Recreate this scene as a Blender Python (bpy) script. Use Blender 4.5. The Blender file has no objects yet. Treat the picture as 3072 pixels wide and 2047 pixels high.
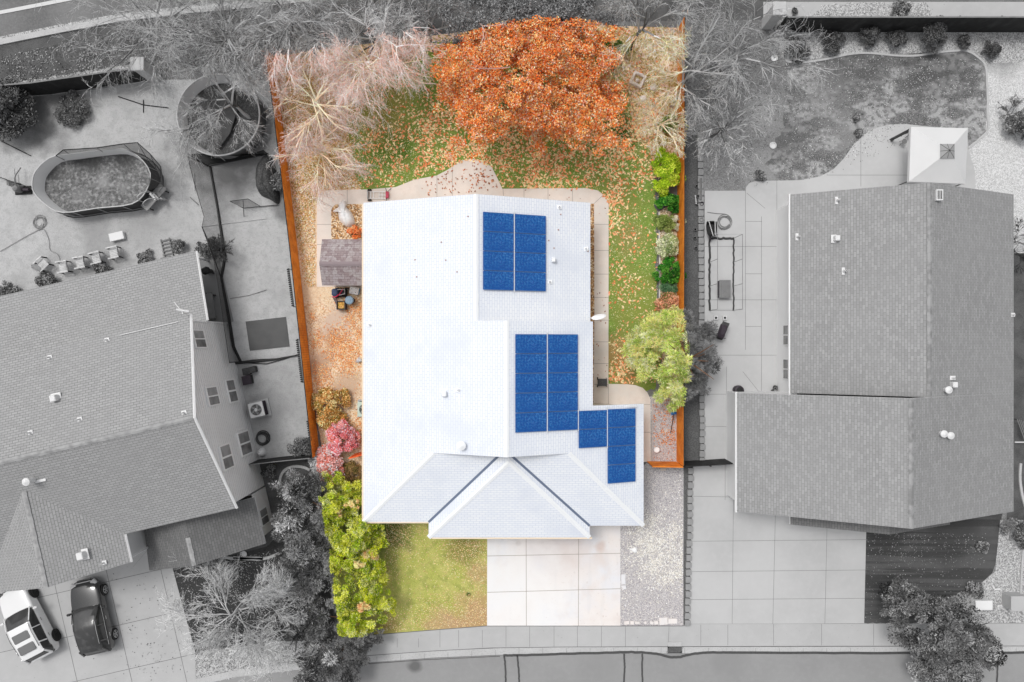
import bpy, math, random
import numpy as np
from mathutils import Vector
random.seed(7); RNG = np.random.default_rng(7)
SC = bpy.context.scene; COL = SC.collection

# ---------------- camera, sky, sun, exposure ----------------
CAM_H, F = 45.0, 2250.0
cam = bpy.data.objects.new("camera", bpy.data.cameras.new("camera")); COL.objects.link(cam)
cam.location = (0, 0, CAM_H); cam.rotation_euler = (0, 0, 0)
cam.data.sensor_width = 36; cam.data.lens = 36 * F / 3072; cam.data.clip_end = 2000
SC.camera = cam
SUN_EL, SUN_AZ = math.radians(66), math.radians(314)       # azimuth clockwise from +Y (image top): upper left
w = bpy.data.worlds.new("World"); SC.world = w; w.use_nodes = True
nt = w.node_tree; bg = nt.nodes["Background"]
sky = nt.nodes.new("ShaderNodeTexSky"); sky.sky_type = 'NISHITA'; sky.sun_disc = False
sky.sun_elevation = SUN_EL; sky.sun_rotation = SUN_AZ; sky.air_density = 1.0; sky.dust_density = 4.0
hs = nt.nodes.new("ShaderNodeHueSaturation"); hs.inputs["Saturation"].default_value = 0.12   # overcast sky
nt.links.new(sky.outputs[0], hs.inputs["Color"]); nt.links.new(hs.outputs[0], bg.inputs[0])
bg.inputs[1].default_value = 0.15
sd = bpy.data.lights.new("sun", 'SUN'); sd.energy = 1.15; sd.angle = math.radians(14); sd.color = (1, 0.985, 0.965)
so = bpy.data.objects.new("sun", sd); COL.objects.link(so)
d = Vector((math.sin(SUN_AZ) * math.cos(SUN_EL), math.cos(SUN_AZ) * math.cos(SUN_EL), math.sin(SUN_EL)))
so.rotation_euler = d.to_track_quat('Z', 'Y').to_euler(); so.location = d * 100
SC.view_settings.view_transform = 'Standard'; SC.view_settings.look = 'None'
SC.view_settings.gamma = 1; SC.view_settings.exposure = 0.0

# ---------------- helpers ----------------
LUM = 1.12     # how bright a white horizontal surface comes out
def lin(c):
    c = c / 255.0
    return c / 12.92 if c <= 0.04045 else ((c + 0.055) / 1.055) ** 2.4
def C(r, g=None, b=None, f=1.0):
    if g is None: g = b = r
    return tuple(min(0.92, lin(v) / LUM * f) for v in (r, g, b)) + (1.0,)
def W(px, py, z=0.0):
    k = (CAM_H - z) / F
    return ((px - 1536) * k, (1023.5 - py) * k, z)
def WP(pts, z=0.0): return [W(a, b, z)[:2] for a, b in pts]

def mat(name, col, rough=0.85, layers=(), spots=(), bump=None, spec=0.3, metal=0.0, coord='P', shingle=None, attr=None, coat=0, alpha=None):
    m = bpy.data.materials.new(name); m.use_nodes = True
    N = m.node_tree.nodes; L = m.node_tree.links; b = N["Principled BSDF"]
    b.inputs["Roughness"].default_value = rough; b.inputs["Specular IOR Level"].default_value = spec
    b.inputs["Metallic"].default_value = metal; b.inputs["Coat Weight"].default_value = coat
    if coord == 'P': src = N.new("ShaderNodeNewGeometry").outputs["Position"]
    elif coord == 'UV': src = N.new("ShaderNodeTexCoord").outputs["UV"]
    else: src = N.new("ShaderNodeTexCoord").outputs["Object"]
    rgb = N.new("ShaderNodeRGB"); rgb.outputs[0].default_value = col if len(col) == 4 else tuple(col) + (1,)
    cur = rgb.outputs[0]
    def mix(fac, a, c2, mode='MIX'):
        x = N.new("ShaderNodeMix"); x.data_type = 'RGBA'; x.blend_type = mode
        if isinstance(fac, (int, float)): x.inputs[0].default_value = fac
        else: L.new(fac, x.inputs[0])
        L.new(a, x.inputs[6])
        if isinstance(c2, tuple): x.inputs[7].default_value = c2
        else: L.new(c2, x.inputs[7])
        return x.outputs[2]
    if attr:
        a = N.new("ShaderNodeAttribute"); a.attribute_name = attr; cur = a.outputs["Color"]
    if shingle:
        bt = N.new("ShaderNodeTexBrick"); L.new(src, bt.inputs["Vector"])
        bt.inputs["Color1"].default_value, bt.inputs["Color2"].default_value, bt.inputs["Mortar"].default_value = shingle[:3]
        bt.inputs["Scale"].default_value = 1; bt.inputs["Brick Width"].default_value = shingle[3]
        bt.inputs["Row Height"].default_value = shingle[4]; bt.inputs["Mortar Size"].default_value = shingle[5]
        bt.offset = 0.0 if coord == 'O' else 0.5; bt.inputs["Mortar Smooth"].default_value = 0.3; bt.inputs["Bias"].default_value = 0
        cur = bt.outputs[0]
    def ramp(out, lo, hi):
        r = N.new("ShaderNodeMapRange"); L.new(out, r.inputs[0])
        r.inputs[1].default_value = lo; r.inputs[2].default_value = hi
        return r.outputs[0]
    def noise(scale, detail=3, stretch=None, dist=0):
        n = N.new("ShaderNodeTexNoise"); n.inputs["Scale"].default_value = scale; n.inputs["Detail"].default_value = detail
        n.inputs["Distortion"].default_value = dist
        v = src
        if stretch:
            mp = N.new("ShaderNodeMapping"); L.new(src, mp.inputs[0]); mp.inputs["Scale"].default_value = stretch; v = mp.outputs[0]
            if len(stretch) > 3: pass
        L.new(v, n.inputs["Vector"]); return n.outputs[0]
    for ly in layers:
        kind = ly[0]
        if kind == 'n':       # ('n', scale, lo, hi, colour, amount[, stretch])
            f = ramp(noise(ly[1], 4, ly[6] if len(ly) > 6 else None), ly[2], ly[3])
            mm = N.new("ShaderNodeMath"); mm.operation = 'MULTIPLY'; L.new(f, mm.inputs[0]); mm.inputs[1].default_value = ly[5]
            cur = mix(mm.outputs[0], cur, ly[4])
        elif kind == 'v':     # ('v', scale, [colours], amount)
            vo = N.new("ShaderNodeTexVoronoi"); vo.inputs["Scale"].default_value = ly[1]; L.new(src, vo.inputs["Vector"])
            sp = N.new("ShaderNodeSeparateColor"); L.new(vo.outputs["Color"], sp.inputs[0])
            cr = N.new("ShaderNodeValToRGB"); cr.color_ramp.interpolation = 'CONSTANT'
            cols = ly[2]; e = cr.color_ramp.elements
            while len(e) < len(cols): e.new(0.5)
            for i, c_ in enumerate(cols): e[i].position = i / len(cols); e[i].color = c_
            L.new(sp.outputs[0], cr.inputs[0]); cur = mix(ly[3], cur, cr.outputs[0])
    if spots:
        nz = noise(0.9, 3)
        for (x, y, r, c_, amt) in spots:
            vm = N.new("ShaderNodeVectorMath"); vm.operation = 'DISTANCE'; L.new(src, vm.inputs[0]); vm.inputs[1].default_value = (x, y, 0)
            ad = N.new("ShaderNodeMath"); ad.operation = 'MULTIPLY_ADD'; L.new(nz, ad.inputs[0]); ad.inputs[1].default_value = r * 1.4
            L.new(vm.outputs["Value"], ad.inputs[2])
            f = ramp(ad.outputs[0], r * 1.9, r * 1.2)
            mm = N.new("ShaderNodeMath"); mm.operation = 'MULTIPLY'; L.new(f, mm.inputs[0]); mm.inputs[1].default_value = amt
            cur = mix(mm.outputs[0], cur, c_)
    L.new(cur, b.inputs["Base Color"])
    if bump:
        bp = N.new("ShaderNodeBump"); bp.inputs["Strength"].default_value = bump[1]; bp.inputs["Distance"].default_value = bump[2]
        L.new(noise(bump[0], 4), bp.inputs["Height"]); L.new(bp.outputs[0], b.inputs["Normal"])
    if alpha is not None: b.inputs["Alpha"].default_value = alpha
    return m

class MB:
    def __init__(s): s.v = []; s.f = []; s.m = []; s.cm = 0
    def face(s, pts, mi=None):
        n = len(s.v); s.v += [tuple(p) for p in pts]; s.f.append(tuple(range(n, n + len(pts)))); s.m.append(s.cm if mi is None else mi); return s
    def grid(s, vs, fs, mi=None):
        n = len(s.v); s.v += [tuple(p) for p in vs]
        for f in fs: s.f.append(tuple(i + n for i in f)); s.m.append(s.cm if mi is None else mi)
        return s
    def prism(s, pts, z0, z1, mi=None):
        n = len(pts)
        a = sum(pts[i][0] * pts[(i + 1) % n][1] - pts[(i + 1) % n][0] * pts[i][1] for i in range(n))
        if a < 0: pts = pts[::-1]
        vs = [(p[0], p[1], z0) for p in pts] + [(p[0], p[1], z1) for p in pts]
        fs = [tuple(range(n - 1, -1, -1)), tuple(range(n, 2 * n))] + [(i, (i + 1) % n, n + (i + 1) % n, n + i) for i in range(n)]
        return s.grid(vs, fs, mi)
    def box(s, c, size, rz=0.0, mi=None, taper=1.0, bev=0.0):
        hx, hy, hz = size[0] / 2, size[1] / 2, size[2] / 2; cr, sr = math.cos(rz), math.sin(rz)
        def ring(kx, z, b):
            if b: q = [(-hx + b, -hy), (hx - b, -hy), (hx, -hy + b), (hx, hy - b), (hx - b, hy), (-hx + b, hy), (-hx, hy - b), (-hx, -hy + b)]
            else: q = [(-hx, -hy), (hx, -hy), (hx, hy), (-hx, hy)]
            return [(c[0] + (x * cr - y * sr) * kx, c[1] + (x * sr + y * cr) * kx, c[2] + z) for x, y in q]
        if bev:
            k2 = 1 - bev / min(hx, hy)
            R = [ring(1, -hz, bev), ring(taper, hz - bev, bev), ring(taper * k2, hz, bev)]
        else: R = [ring(1, -hz, 0), ring(taper, hz, 0)]
        n = len(R[0]); vs = [p for r in R for p in r]
        fs = [tuple(range(n - 1, -1, -1)), tuple(range(n * (len(R) - 1), n * len(R)))]
        for j in range(len(R) - 1): fs += [(j * n + i, j * n + (i + 1) % n, (j + 1) * n + (i + 1) % n, (j + 1) * n + i) for i in range(n)]
        return s.grid(vs, fs, mi)
    def lathe(s, c, prof, n=20, mi=None, sx=1, sy=1, cap=True):   # prof [(r,z)...]
        vs = []; fs = []
        for r, z in prof:
            for i in range(n):
                a = 2 * math.pi * i / n; vs.append((c[0] + r * math.cos(a) * sx, c[1] + r * math.sin(a) * sy, c[2] + z))
        for j in range(len(prof) - 1):
            for i in range(n): fs.append((j * n + i, j * n + (i + 1) % n, (j + 1) * n + (i + 1) % n, (j + 1) * n + i))
        if cap: fs.append(tuple(range(n - 1, -1, -1))); fs.append(tuple(range(n * (len(prof) - 1), n * len(prof))))
        return s.grid(vs, fs, mi)
    def tube(s, path, r, n=6, mi=None, closed=False):
        P = [Vector(p) for p in path]; m = len(P); vs = []; fs = []
        for i, p in enumerate(P):
            if closed: t = P[(i + 1) % m] - P[i - 1]
            else: t = P[min(i + 1, m - 1)] - P[max(i - 1, 0)]
            if t.length < 1e-6: t = Vector((0, 0, 1))
            t.normalize(); a = Vector((0, 0, 1)) if abs(t.z) < 0.9 else Vector((1, 0, 0))
            u = t.cross(a).normalized(); v = t.cross(u)
            rr = r[i] if isinstance(r, (list, tuple)) else r
            for j in range(n):
                q = 2 * math.pi * j / n; vs.append(p + (u * math.cos(q) + v * math.sin(q)) * rr)
        for i in range(m if closed else m - 1):
            for j in range(n):
                a_, b_ = i * n + j, i * n + (j + 1) % n; c_, d_ = ((i + 1) % m) * n + (j + 1) % n, ((i + 1) % m) * n + j
                fs.append((a_, b_, c_, d_))
        if not closed: fs.append(tuple(range(n - 1, -1, -1))); fs.append(tuple(range((m - 1) * n, m * n)))
        return s.grid(vs, fs, mi)
    def strip(s, pts, wd, z, mi=None, h=0.0):     # flat or raised ribbon along px-world path
        P = [Vector((p[0], p[1], 0)) for p in pts]; L_, R_ = [], []
        for i, p in enumerate(P):
            t = (P[min(i + 1, len(P) - 1)] - P[max(i - 1, 0)]).normalized(); q = Vector((-t.y, t.x, 0)) * wd / 2
            L_.append(p + q); R_.append(p - q)
        if h == 0:
            for i in range(len(P) - 1):
                s.face([(R_[i].x, R_[i].y, z), (R_[i + 1].x, R_[i + 1].y, z), (L_[i + 1].x, L_[i + 1].y, z), (L_[i].x, L_[i].y, z)], mi)
        else:
            vs = []; fs = []
            for a, b in zip(R_, L_): vs += [(a.x, a.y, z), (a.x, a.y, z + h), (b.x, b.y, z + h), (b.x, b.y, z)]
            for i in range(len(P) - 1):
                for j in range(4): fs.append((i * 4 + j, i * 4 + (j + 1) % 4, (i + 1) * 4 + (j + 1) % 4, (i + 1) * 4 + j))
            fs.append((0, 3, 2, 1)); k = (len(P) - 1) * 4; fs.append((k, k + 1, k + 2, k + 3))
            s.grid(vs, fs, mi)
        return s
    def build(s, name, mats, parent=None, smooth=False, sub=0, bevel=0):
        me = bpy.data.meshes.new(name); me.from_pydata(s.v, [], s.f)
        if not isinstance(mats, (list, tuple)): mats = [mats]
        for m_ in mats: me.materials.append(m_)
        if len(mats) > 1: me.polygons.foreach_set("material_index", s.m)
        me.validate(); me.update()
        if smooth: me.polygons.foreach_set("use_smooth", [True] * len(me.polygons))
        o = bpy.data.objects.new(name, me); COL.objects.link(o)
        if parent is not None: o.parent = parent; o.matrix_parent_inverse = parent.matrix_basis.inverted()
        if bevel:
            b = o.modifiers.new("b", 'BEVEL'); b.width = bevel; b.segments = 2; b.limit_method = 'ANGLE'
        if sub:
            u = o.modifiers.new("s", 'SUBSURF'); u.levels = u.render_levels = sub
        return o

def tag(o, label, cat, group=None, kind=None):
    if label: o["label"] = label
    if cat: o["category"] = cat
    if group: o["group"] = group
    if kind: o["kind"] = kind
    return o
def thing(name, loc, label, cat, group=None, rz=0.0):
    o = bpy.data.objects.new(name, None); COL.objects.link(o); o.location = loc; o.rotation_euler = (0, 0, rz)
    o.empty_display_size = 0.2
    return tag(o, label, cat, group)
def loc_build(mb, name, mats, parent, **kw):      # mesh given in the parent's own frame
    o = mb.build(name, mats, None, **kw); o.parent = parent; return o
def struct(name, mb, mats):
    o = mb.build(name, mats); o["kind"] = 'structure'; return o
def dup(root, loc, rz, label):
    r = root.copy(); COL.objects.link(r); r.location = loc; r.rotation_euler = (0, 0, rz)
    if label: r["label"] = label
    for ch in [c for c in ALLOBJ() if c.parent == root]:
        c = ch.copy(); COL.objects.link(c); c.parent = r
        for g in [q for q in ALLOBJ() if q.parent == ch]:
            e = g.copy(); COL.objects.link(e); e.parent = c
    return r
def ALLOBJ(): return list(COL.objects)

def smooth_path(pts, closed=False, n=6):
    out = []; m = len(pts)
    rng = range(m if closed else m - 1)
    for i in rng:
        p0 = pts[(i - 1) % m] if closed or i > 0 else pts[0]; p1 = pts[i]; p2 = pts[(i + 1) % m]
        p3 = pts[(i + 2) % m] if closed or i + 2 < m else pts[-1]
        for j in range(n):
            t = j / n
            out.append(tuple(0.5 * ((2 * b) + (-a + c) * t + (2 * a - 5 * b + 4 * c - d_) * t * t + (-a + 3 * b - 3 * c + d_) * t ** 3) for a, b, c, d_ in zip(p0, p1, p2, p3)))
    if not closed: out.append(tuple(pts[-1]))
    return out
def wiggle(pts, amp, step=0.25):      # irregular natural border
    out = []; m = len(pts)
    for i in range(m):
        a = Vector(pts[i]); b = Vector(pts[(i + 1) % m]); k = max(1, int((b - a).length / step))
        for j in range(k):
            p = a.lerp(b, j / k); out.append((p.x + random.uniform(-amp, amp), p.y + random.uniform(-amp, amp)))
    return out
def ngon_tris(mb, pts, z, mi=0):
    from mathutils.geometry import tessellate_polygon
    t = tessellate_polygon([[Vector((p[0], p[1], 0)) for p in pts]])
    n = len(pts); a = sum(pts[i][0] * pts[(i + 1) % n][1] - pts[(i + 1) % n][0] * pts[i][1] for i in range(n))
    fs = []
    for f in t:
        A, B, D = (pts[i] for i in f)
        s_ = (B[0] - A[0]) * (D[1] - A[1]) - (B[1] - A[1]) * (D[0] - A[0])
        fs.append(tuple(f) if s_ > 0 else tuple(f[::-1]))
    mb.grid([(p[0], p[1], z) for p in pts], fs, mi)
def sheet(name, pts, z, m, px=True, wig=0, curve=False):
    p = WP(pts) if px else pts
    if curve: p = smooth_path(p, True, 5)
    if wig: p = wiggle(p, wig)
    mb = MB(); ngon_tris(mb, p, z); return struct(name, mb, m)
def inpoly(x, y, poly):
    x = np.asarray(x); y = np.asarray(y); r = np.zeros(x.shape, bool); n = len(poly)
    for i in range(n):
        x1, y1 = poly[i]; x2, y2 = poly[(i + 1) % n]
        if y1 == y2: continue
        c = ((y1 > y) != (y2 > y)) & (x < (x2 - x1) * (y - y1) / (y2 - y1) + x1); r ^= c
    return r
LOT = [(796, 170), (1340, 102), (1560, 76), (1640, 71), (2058, 84), (2050, 1877), (1460, 1877), (1021, 1914)]

# ---- fast numpy meshes: leaves and twigs, coloured by a per-vertex attribute
def np_mesh(name, V, nper, cols, m, parent=None):
    n = len(V) // nper; me = bpy.data.meshes.new(name)
    me.vertices.add(len(V)); me.vertices.foreach_set("co", V.astype(np.float32).ravel())
    me.loops.add(len(V)); me.loops.foreach_set("vertex_index", np.arange(len(V), dtype=np.int32))
    me.polygons.add(n); me.polygons.foreach_set("loop_start", np.arange(0, len(V), nper, dtype=np.int32))
    me.update(calc_edges=True); me.materials.append(m)
    a = me.color_attributes.new("Col", 'FLOAT_COLOR', 'POINT')
    cc = np.ones((len(V), 4), np.float32); cc[:, :3] = np.repeat(cols, nper, axis=0); a.data.foreach_set("color", cc.ravel())
    o = bpy.data.objects.new(name, me); COL.objects.link(o)
    if parent is not None: o.parent = parent; o.matrix_parent_inverse = parent.matrix_basis.inverted()
    return o
def leaf_quads(P, size, tilt=0.9, aspect=0.6, rng=RNG, flat=False, direc=None):
    n = len(P); a = rng.uniform(0, 2 * np.pi, n)
    if direc is not None: u = direc + rng.normal(0, 0.35, (n, 3))
    else: u = np.stack([np.cos(a), np.sin(a), rng.normal(0, tilt * 0.5, n)], 1)
    u /= np.linalg.norm(u, axis=1)[:, None]
    nn = np.stack([rng.normal(0, tilt, n), rng.normal(0, tilt, n), np.ones(n)], 1)
    v = np.cross(nn, u); v /= np.linalg.norm(v, axis=1)[:, None] + 1e-9
    s = (size * rng.uniform(0.6, 1.4, n))[:, None]
    u = u * s; v = v * s * aspect
    Q = np.stack([P - u, P - v * 0.9 - u * 0.1, P + u, P + v - u * 0.1], 1)
    return Q.reshape(-1, 3)
def lotmask(P, zref):
    k = (CAM_H - zref) / F
    poly = [((a - 1536) * k, (1023.5 - b) * k) for a, b in LOT]
    return inpoly(P[:, 0], P[:, 1], poly)
def palette(cols, idx, jit=0.12, rng=RNG):
    pal = np.array([c[:3] for c in cols]); c = pal[idx]
    return np.clip(c * (1 + rng.normal(0, jit, (len(idx), 1))), 0.004, 0.92)
def greyed(c, f=1.0, g=1.0):
    y = (c @ np.array([0.2126, 0.7152, 0.0722]))[:, None]
    return np.repeat(np.clip(y ** g * f, 0.004, 0.9), 3, 1)
# ---------------- surfaces ----------------
def G(v, f=1.0): return C(v, v, v, f)
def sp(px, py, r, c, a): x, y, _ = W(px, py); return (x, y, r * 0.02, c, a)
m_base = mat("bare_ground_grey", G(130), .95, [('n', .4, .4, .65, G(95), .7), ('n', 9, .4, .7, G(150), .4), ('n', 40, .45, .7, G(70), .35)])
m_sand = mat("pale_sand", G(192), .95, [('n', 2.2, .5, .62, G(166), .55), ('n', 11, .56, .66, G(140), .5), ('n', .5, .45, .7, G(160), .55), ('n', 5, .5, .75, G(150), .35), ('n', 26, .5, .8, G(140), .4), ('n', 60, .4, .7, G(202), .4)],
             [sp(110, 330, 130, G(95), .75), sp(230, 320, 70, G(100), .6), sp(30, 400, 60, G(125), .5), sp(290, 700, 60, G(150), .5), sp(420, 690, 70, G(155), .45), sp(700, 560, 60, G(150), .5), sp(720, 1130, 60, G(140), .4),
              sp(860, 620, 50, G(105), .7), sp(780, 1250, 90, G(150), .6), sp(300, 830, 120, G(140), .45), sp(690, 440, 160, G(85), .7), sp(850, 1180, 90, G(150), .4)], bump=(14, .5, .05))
m_asph = mat("grey_asphalt", G(158), .9, [('n', .35, .35, .7, G(143), .6), ('n', 3, .45, .75, G(168), .35), ('n', 45, .4, .7, G(130), .4)],
             [sp(1245, 1997, 22, G(95), .8), sp(2190, 1985, 60, G(135), .4), sp(1800, 2000, 70, G(145), .4)], bump=(60, .2, .01))
m_conc = mat("grey_concrete", G(189), .85, [('n', .35, .4, .7, G(176), .6), ('n', 2, .45, .75, G(198), .4), ('n', 30, .45, .7, G(178), .3), ('n', 7, .68, .75, G(120), .5)])
m_conc2 = mat("grey_patio_concrete", G(196), .85, [('n', .3, .4, .65, G(180), .6), ('n', 3, .45, .75, G(203), .3), ('n', 34, .45, .7, G(186), .25)])
m_joint = mat("dark_joint", G(120), .95)
m_conc_l = mat("warm_pale_concrete", C(238, 231, 227), .8, [('n', 1.3, .5, .66, C(222, 218, 216), .55, (1.6, .25, 1)), ('n', 5, .62, .7, C(206, 192, 184), .5), ('n', .45, .4, .65, C(228, 231, 238), .7), ('n', .8, .5, .7, C(226, 214, 208), .7), ('n', 30, .45, .7, C(226, 220, 214), .35), ('n', 8, .7, .76, C(150, 120, 100), .5)],
               [sp(1640, 1600, 14, C(150, 132, 122), .5), sp(1555, 1630, 9, C(140, 120, 112), .5), sp(1800, 1640, 18, C(206, 176, 160), .5), sp(1660, 1620, 130, C(214, 202, 198), .6), sp(1540, 1800, 200, C(244, 243, 242), .7)])
m_joint_l = mat("tan_joint", C(168, 158, 150), .95)
m_path = mat("beige_path_concrete", C(236, 224, 214, 1.08), .85, [('n', .6, .4, .65, C(214, 210, 204), .6), ('n', 3, .45, .7, C(231, 216, 204), .5), ('n', 40, .45, .7, C(208, 196, 184), .4)])
m_grav = mat("speckled_side_gravel", C(192, 188, 190), .95, [('v', 30, [C(170, 166, 170), C(206, 202, 202), C(226, 220, 214), C(142, 136, 140), C(190, 186, 190)], .8), ('n', 1.2, .5, .7, C(190, 186, 186), .4)],
             [], bump=(22, .5, .03))
m_river = mat("tan_river_gravel", C(205, 170, 130), .9, [('v', 14, [C(232, 205, 168), C(190, 140, 90), C(120, 88, 62), C(242, 224, 196), C(206, 158, 104), C(160, 122, 90)], .9)], bump=(14, .6, .04))
m_yard = mat("tan_side_yard", C(226, 198, 168, 1.1), .95, [('v', 16, [C(244, 226, 194, 1.1), C(228, 188, 140, 1.1), C(196, 152, 110), C(246, 234, 214, 1.1), C(234, 204, 164, 1.1)], .7), ('n', .7, .45, .7, C(216, 188, 162), .5)],
             [sp(1010, 975, 62, C(216, 192, 172), .95), sp(960, 1090, 48, C(198, 166, 140), .95), sp(1035, 1160, 60, C(206, 176, 150), .9), sp(1000, 1020, 30, C(200, 160, 128), .9), sp(960, 860, 60, C(238, 216, 184), .6)], bump=(16, .5, .03))
m_bed = mat("shrub_bed_mulch", C(214, 196, 168), .95, [('v', 18, [C(238, 226, 204), C(200, 168, 124), C(150, 120, 84), C(228, 206, 168)], .8)], bump=(16, .5, .03))
m_litter = mat("leaf_littered_soil", C(216, 186, 144, 1.1), .95, [('v', 13, [C(238, 212, 176, 1.1), C(194, 146, 96), C(224, 184, 154, 1.1), C(160, 140, 76), C(238, 206, 198, 1.1)], .85), ('n', .8, .45, .65, C(150, 142, 60), .5)], bump=(14, .6, .04))
GRN = C(134, 160, 72, 1.45)
m_lawn = mat("back_lawn", GRN, .95, [('n', 7, .35, .65, C(90, 130, 42, 1.3), .65), ('n', .5, .5, .66, C(160, 158, 82), .75), ('n', 30, .45, .65, C(140, 150, 78), .6), ('n', 70, .5, .62, C(30, 62, 14), .7), ('n', 50, .6, .7, C(208, 196, 140), .6)],
             [sp(1180, 430, 80, C(70, 106, 28), .7), sp(1850, 390, 70, C(52, 96, 20), .8), sp(1140, 330, 110, C(158, 152, 82), .8), sp(1900, 900, 90, C(150, 160, 76), .7), sp(1880, 720, 60, C(160, 150, 92), .5),  # darkest green spot paints the maple's shadow on the grass
              sp(1990, 300, 120, C(196, 172, 128), .8), sp(1850, 1060, 60, C(176, 140, 92), .8), sp(1880, 1140, 40, C(160, 130, 84), .8)], bump=(50, .7, .05))
m_front = mat("front_lawn", C(184, 186, 98, 1.4), .95, [('n', 9, .35, .65, C(150, 160, 70, 1.3), .5), ('n', .7, .45, .58, C(206, 200, 124, 1.3), .6), ('n', 2.2, .5, .65, C(120, 140, 52, 1.1), .4), ('n', 34, .45, .65, C(176, 170, 100), .55), ('n', 80, .5, .62, C(70, 86, 26), .65), ('n', 40, .64, .72, C(222, 206, 160), .7)],
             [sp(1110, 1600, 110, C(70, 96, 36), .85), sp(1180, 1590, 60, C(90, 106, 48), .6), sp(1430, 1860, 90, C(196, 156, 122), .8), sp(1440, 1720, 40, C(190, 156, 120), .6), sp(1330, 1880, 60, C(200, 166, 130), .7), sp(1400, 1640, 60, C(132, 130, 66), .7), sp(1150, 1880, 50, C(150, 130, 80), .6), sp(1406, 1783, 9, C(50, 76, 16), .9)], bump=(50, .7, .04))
m_glawn = mat("dark_grey_lawn", G(80), .95, [('n', 10, .35, .7, G(58), .7), ('n', .8, .45, .7, G(92), .5), ('n', 45, .5, .7, G(40), .7), ('n', 30, .66, .74, G(150), .6)], bump=(50, .7, .05))
m_glawn_s = mat("mown_striped_lawn", G(100), .95, [('n', 1.1, .46, .54, G(70), .85, (.12, 2.4, 1)), ('n', 45, .5, .7, G(44), .6), ('n', 30, .67, .74, G(150), .6)],
                [sp(2650, 1600, 80, G(60), .7), sp(2850, 1590, 110, G(64), .7), sp(2640, 1830, 60, G(92), .6), sp(2960, 1650, 60, G(96), .6)], bump=(50, .7, .05))  # two darkest spots paint the house's shadow across the upper lawn
m_plawn = mat("patchy_dormant_lawn", G(186), .95, [('n', .8, .46, .56, G(92), .85, (.6, 1.3, 1)), ('n', 3.5, .46, .6, G(88), .75), ('n', 14, .45, .62, G(185), .45), ('n', 60, .5, .68, G(62), .6), ('n', 30, .68, .75, G(210), .6)],
              [sp(2560, 190, 110, G(90), .6), sp(2800, 190, 130, G(80), .6), sp(2480, 290, 90, G(140), .5), sp(2540, 400, 70, G(158), .5), sp(2370, 420, 90, G(100), .5)], bump=(40, .7, .05))
m_mix = mat("grey_granular_soil", G(146), .95, [('n', 1, .4, .65, G(120), .5), ('v', 20, [G(160), G(130), G(150), G(175), G(110)], .5), ('n', 50, .45, .65, G(110), .35)],
            [sp(2150, 130, 200, G(100), .6), sp(2290, 330, 60, G(165), .7), sp(2300, 500, 70, G(160), .5)], bump=(30, .5, .03))
m_wgrav = mat("white_gravel", G(212), .9, [('v', 24, [G(224), G(200), G(180), G(232), G(150)], .6)], [sp(3010, 170, 60, G(130), .7)], bump=(24, .5, .03))
m_bgrav = mat("mixed_bed_gravel", G(190), .9, [('v', 20, [G(205), G(178), G(140), G(215), G(160), G(115)], .8)], bump=(14, .6, .05))
m_dgrav = mat("dark_fine_gravel", G(100), .95, [('v', 26, [G(90), G(110), G(125), G(80)], .6), ('n', 2, .4, .7, G(88), .5)], bump=(30, .4, .02))
m_kerb = mat("kerb_concrete", G(196), .85, [('n', 1, .4, .7, G(180), .6), ('n', 12, .5, .75, G(150), .5)])
m_tar = mat("black_tar_seal", G(82), .6, [('n', 8, .4, .7, G(64), .6)])
m_paint = mat("white_road_paint", G(215), .7, [('n', 10, .6, .75, G(180), .5)])
m_verge = mat("dark_verge_soil", G(104), .95, [('n', 1.2, .4, .65, G(70), .7), ('n', 14, .4, .7, G(112), .5), ('n', 50, .5, .68, G(38), .6), ('n', 26, .68, .74, G(170), .6)], bump=(30, .6, .05))
m_llit = mat("leaf_littered_pale_strip", G(178), .9, [('v', 19, [G(200), G(150), G(90), G(212), G(176)], .8), ('n', 3, .5, .7, G(110), .6)], bump=(14, .5, .03))

# ---------------- ground, from the widest sheet up ----------------
mb = MB(); mb.face([(-400, -400, -.02), (400, -400, -.02), (400, 400, -.02), (-400, 400, -.02)]); struct("ground", mb, m_base)
struct("sky_side_street", MB().face([(-60, 27, -.012), (60, 20.8, -.012), (60, 90, -.012), (-60, 90, -.012)]), m_asph).name = "back_road"
sheet("verge", [(-700, 260), (0, 140), (350, 62), (800, 22), (1300, -20), (1900, -60), (2300, -60), (2330, 60), (1640, 66), (1340, 98), (796, 166), (440, 225), (0, 275), (-700, 380)], -.006, m_verge)
sheet("verge_gravel", [(0, 255), (300, 206), (440, 186), (440, 214), (0, 266)], .001, m_llit, wig=.06)
mb = MB(); mb.strip(WP([(-400, 100), (0, 38), (195, 0), (420, -45)]), .22, .012); struct("road_marking", mb, m_paint)
mb = MB(); mb.strip(WP([(-500, 218), (0, 128), (180, 92), (360, 58), (560, 34), (760, 16), (1000, -10)]), .34, -.004, h=.10); struct("kerb", mb, m_kerb)
mb = MB(); mb.strip(WP([(-500, 204), (0, 116), (180, 80), (360, 47), (560, 24), (760, 6), (1000, -20)]), .22, -.003, h=.02); struct("gutter", mb, m_llit)
sheet("pavement", [(2290, 6), (3600, 6), (3600, 48), (2290, 52)], -.002, m_conc)
sheet("pavement_gravel", [(2468, 12), (2775, 8), (2800, 50), (2440, 52)], .003, m_bgrav, wig=.1)
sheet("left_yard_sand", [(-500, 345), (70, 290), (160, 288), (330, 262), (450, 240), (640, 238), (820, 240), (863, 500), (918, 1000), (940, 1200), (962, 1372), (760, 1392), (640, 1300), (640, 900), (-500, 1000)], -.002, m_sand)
sheet("front_garden_soil", [(760, 1380), (962, 1372), (1021, 1914), (1100, 1985), (560, 2080), (560, 1640)], -.002, m_verge)
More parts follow.
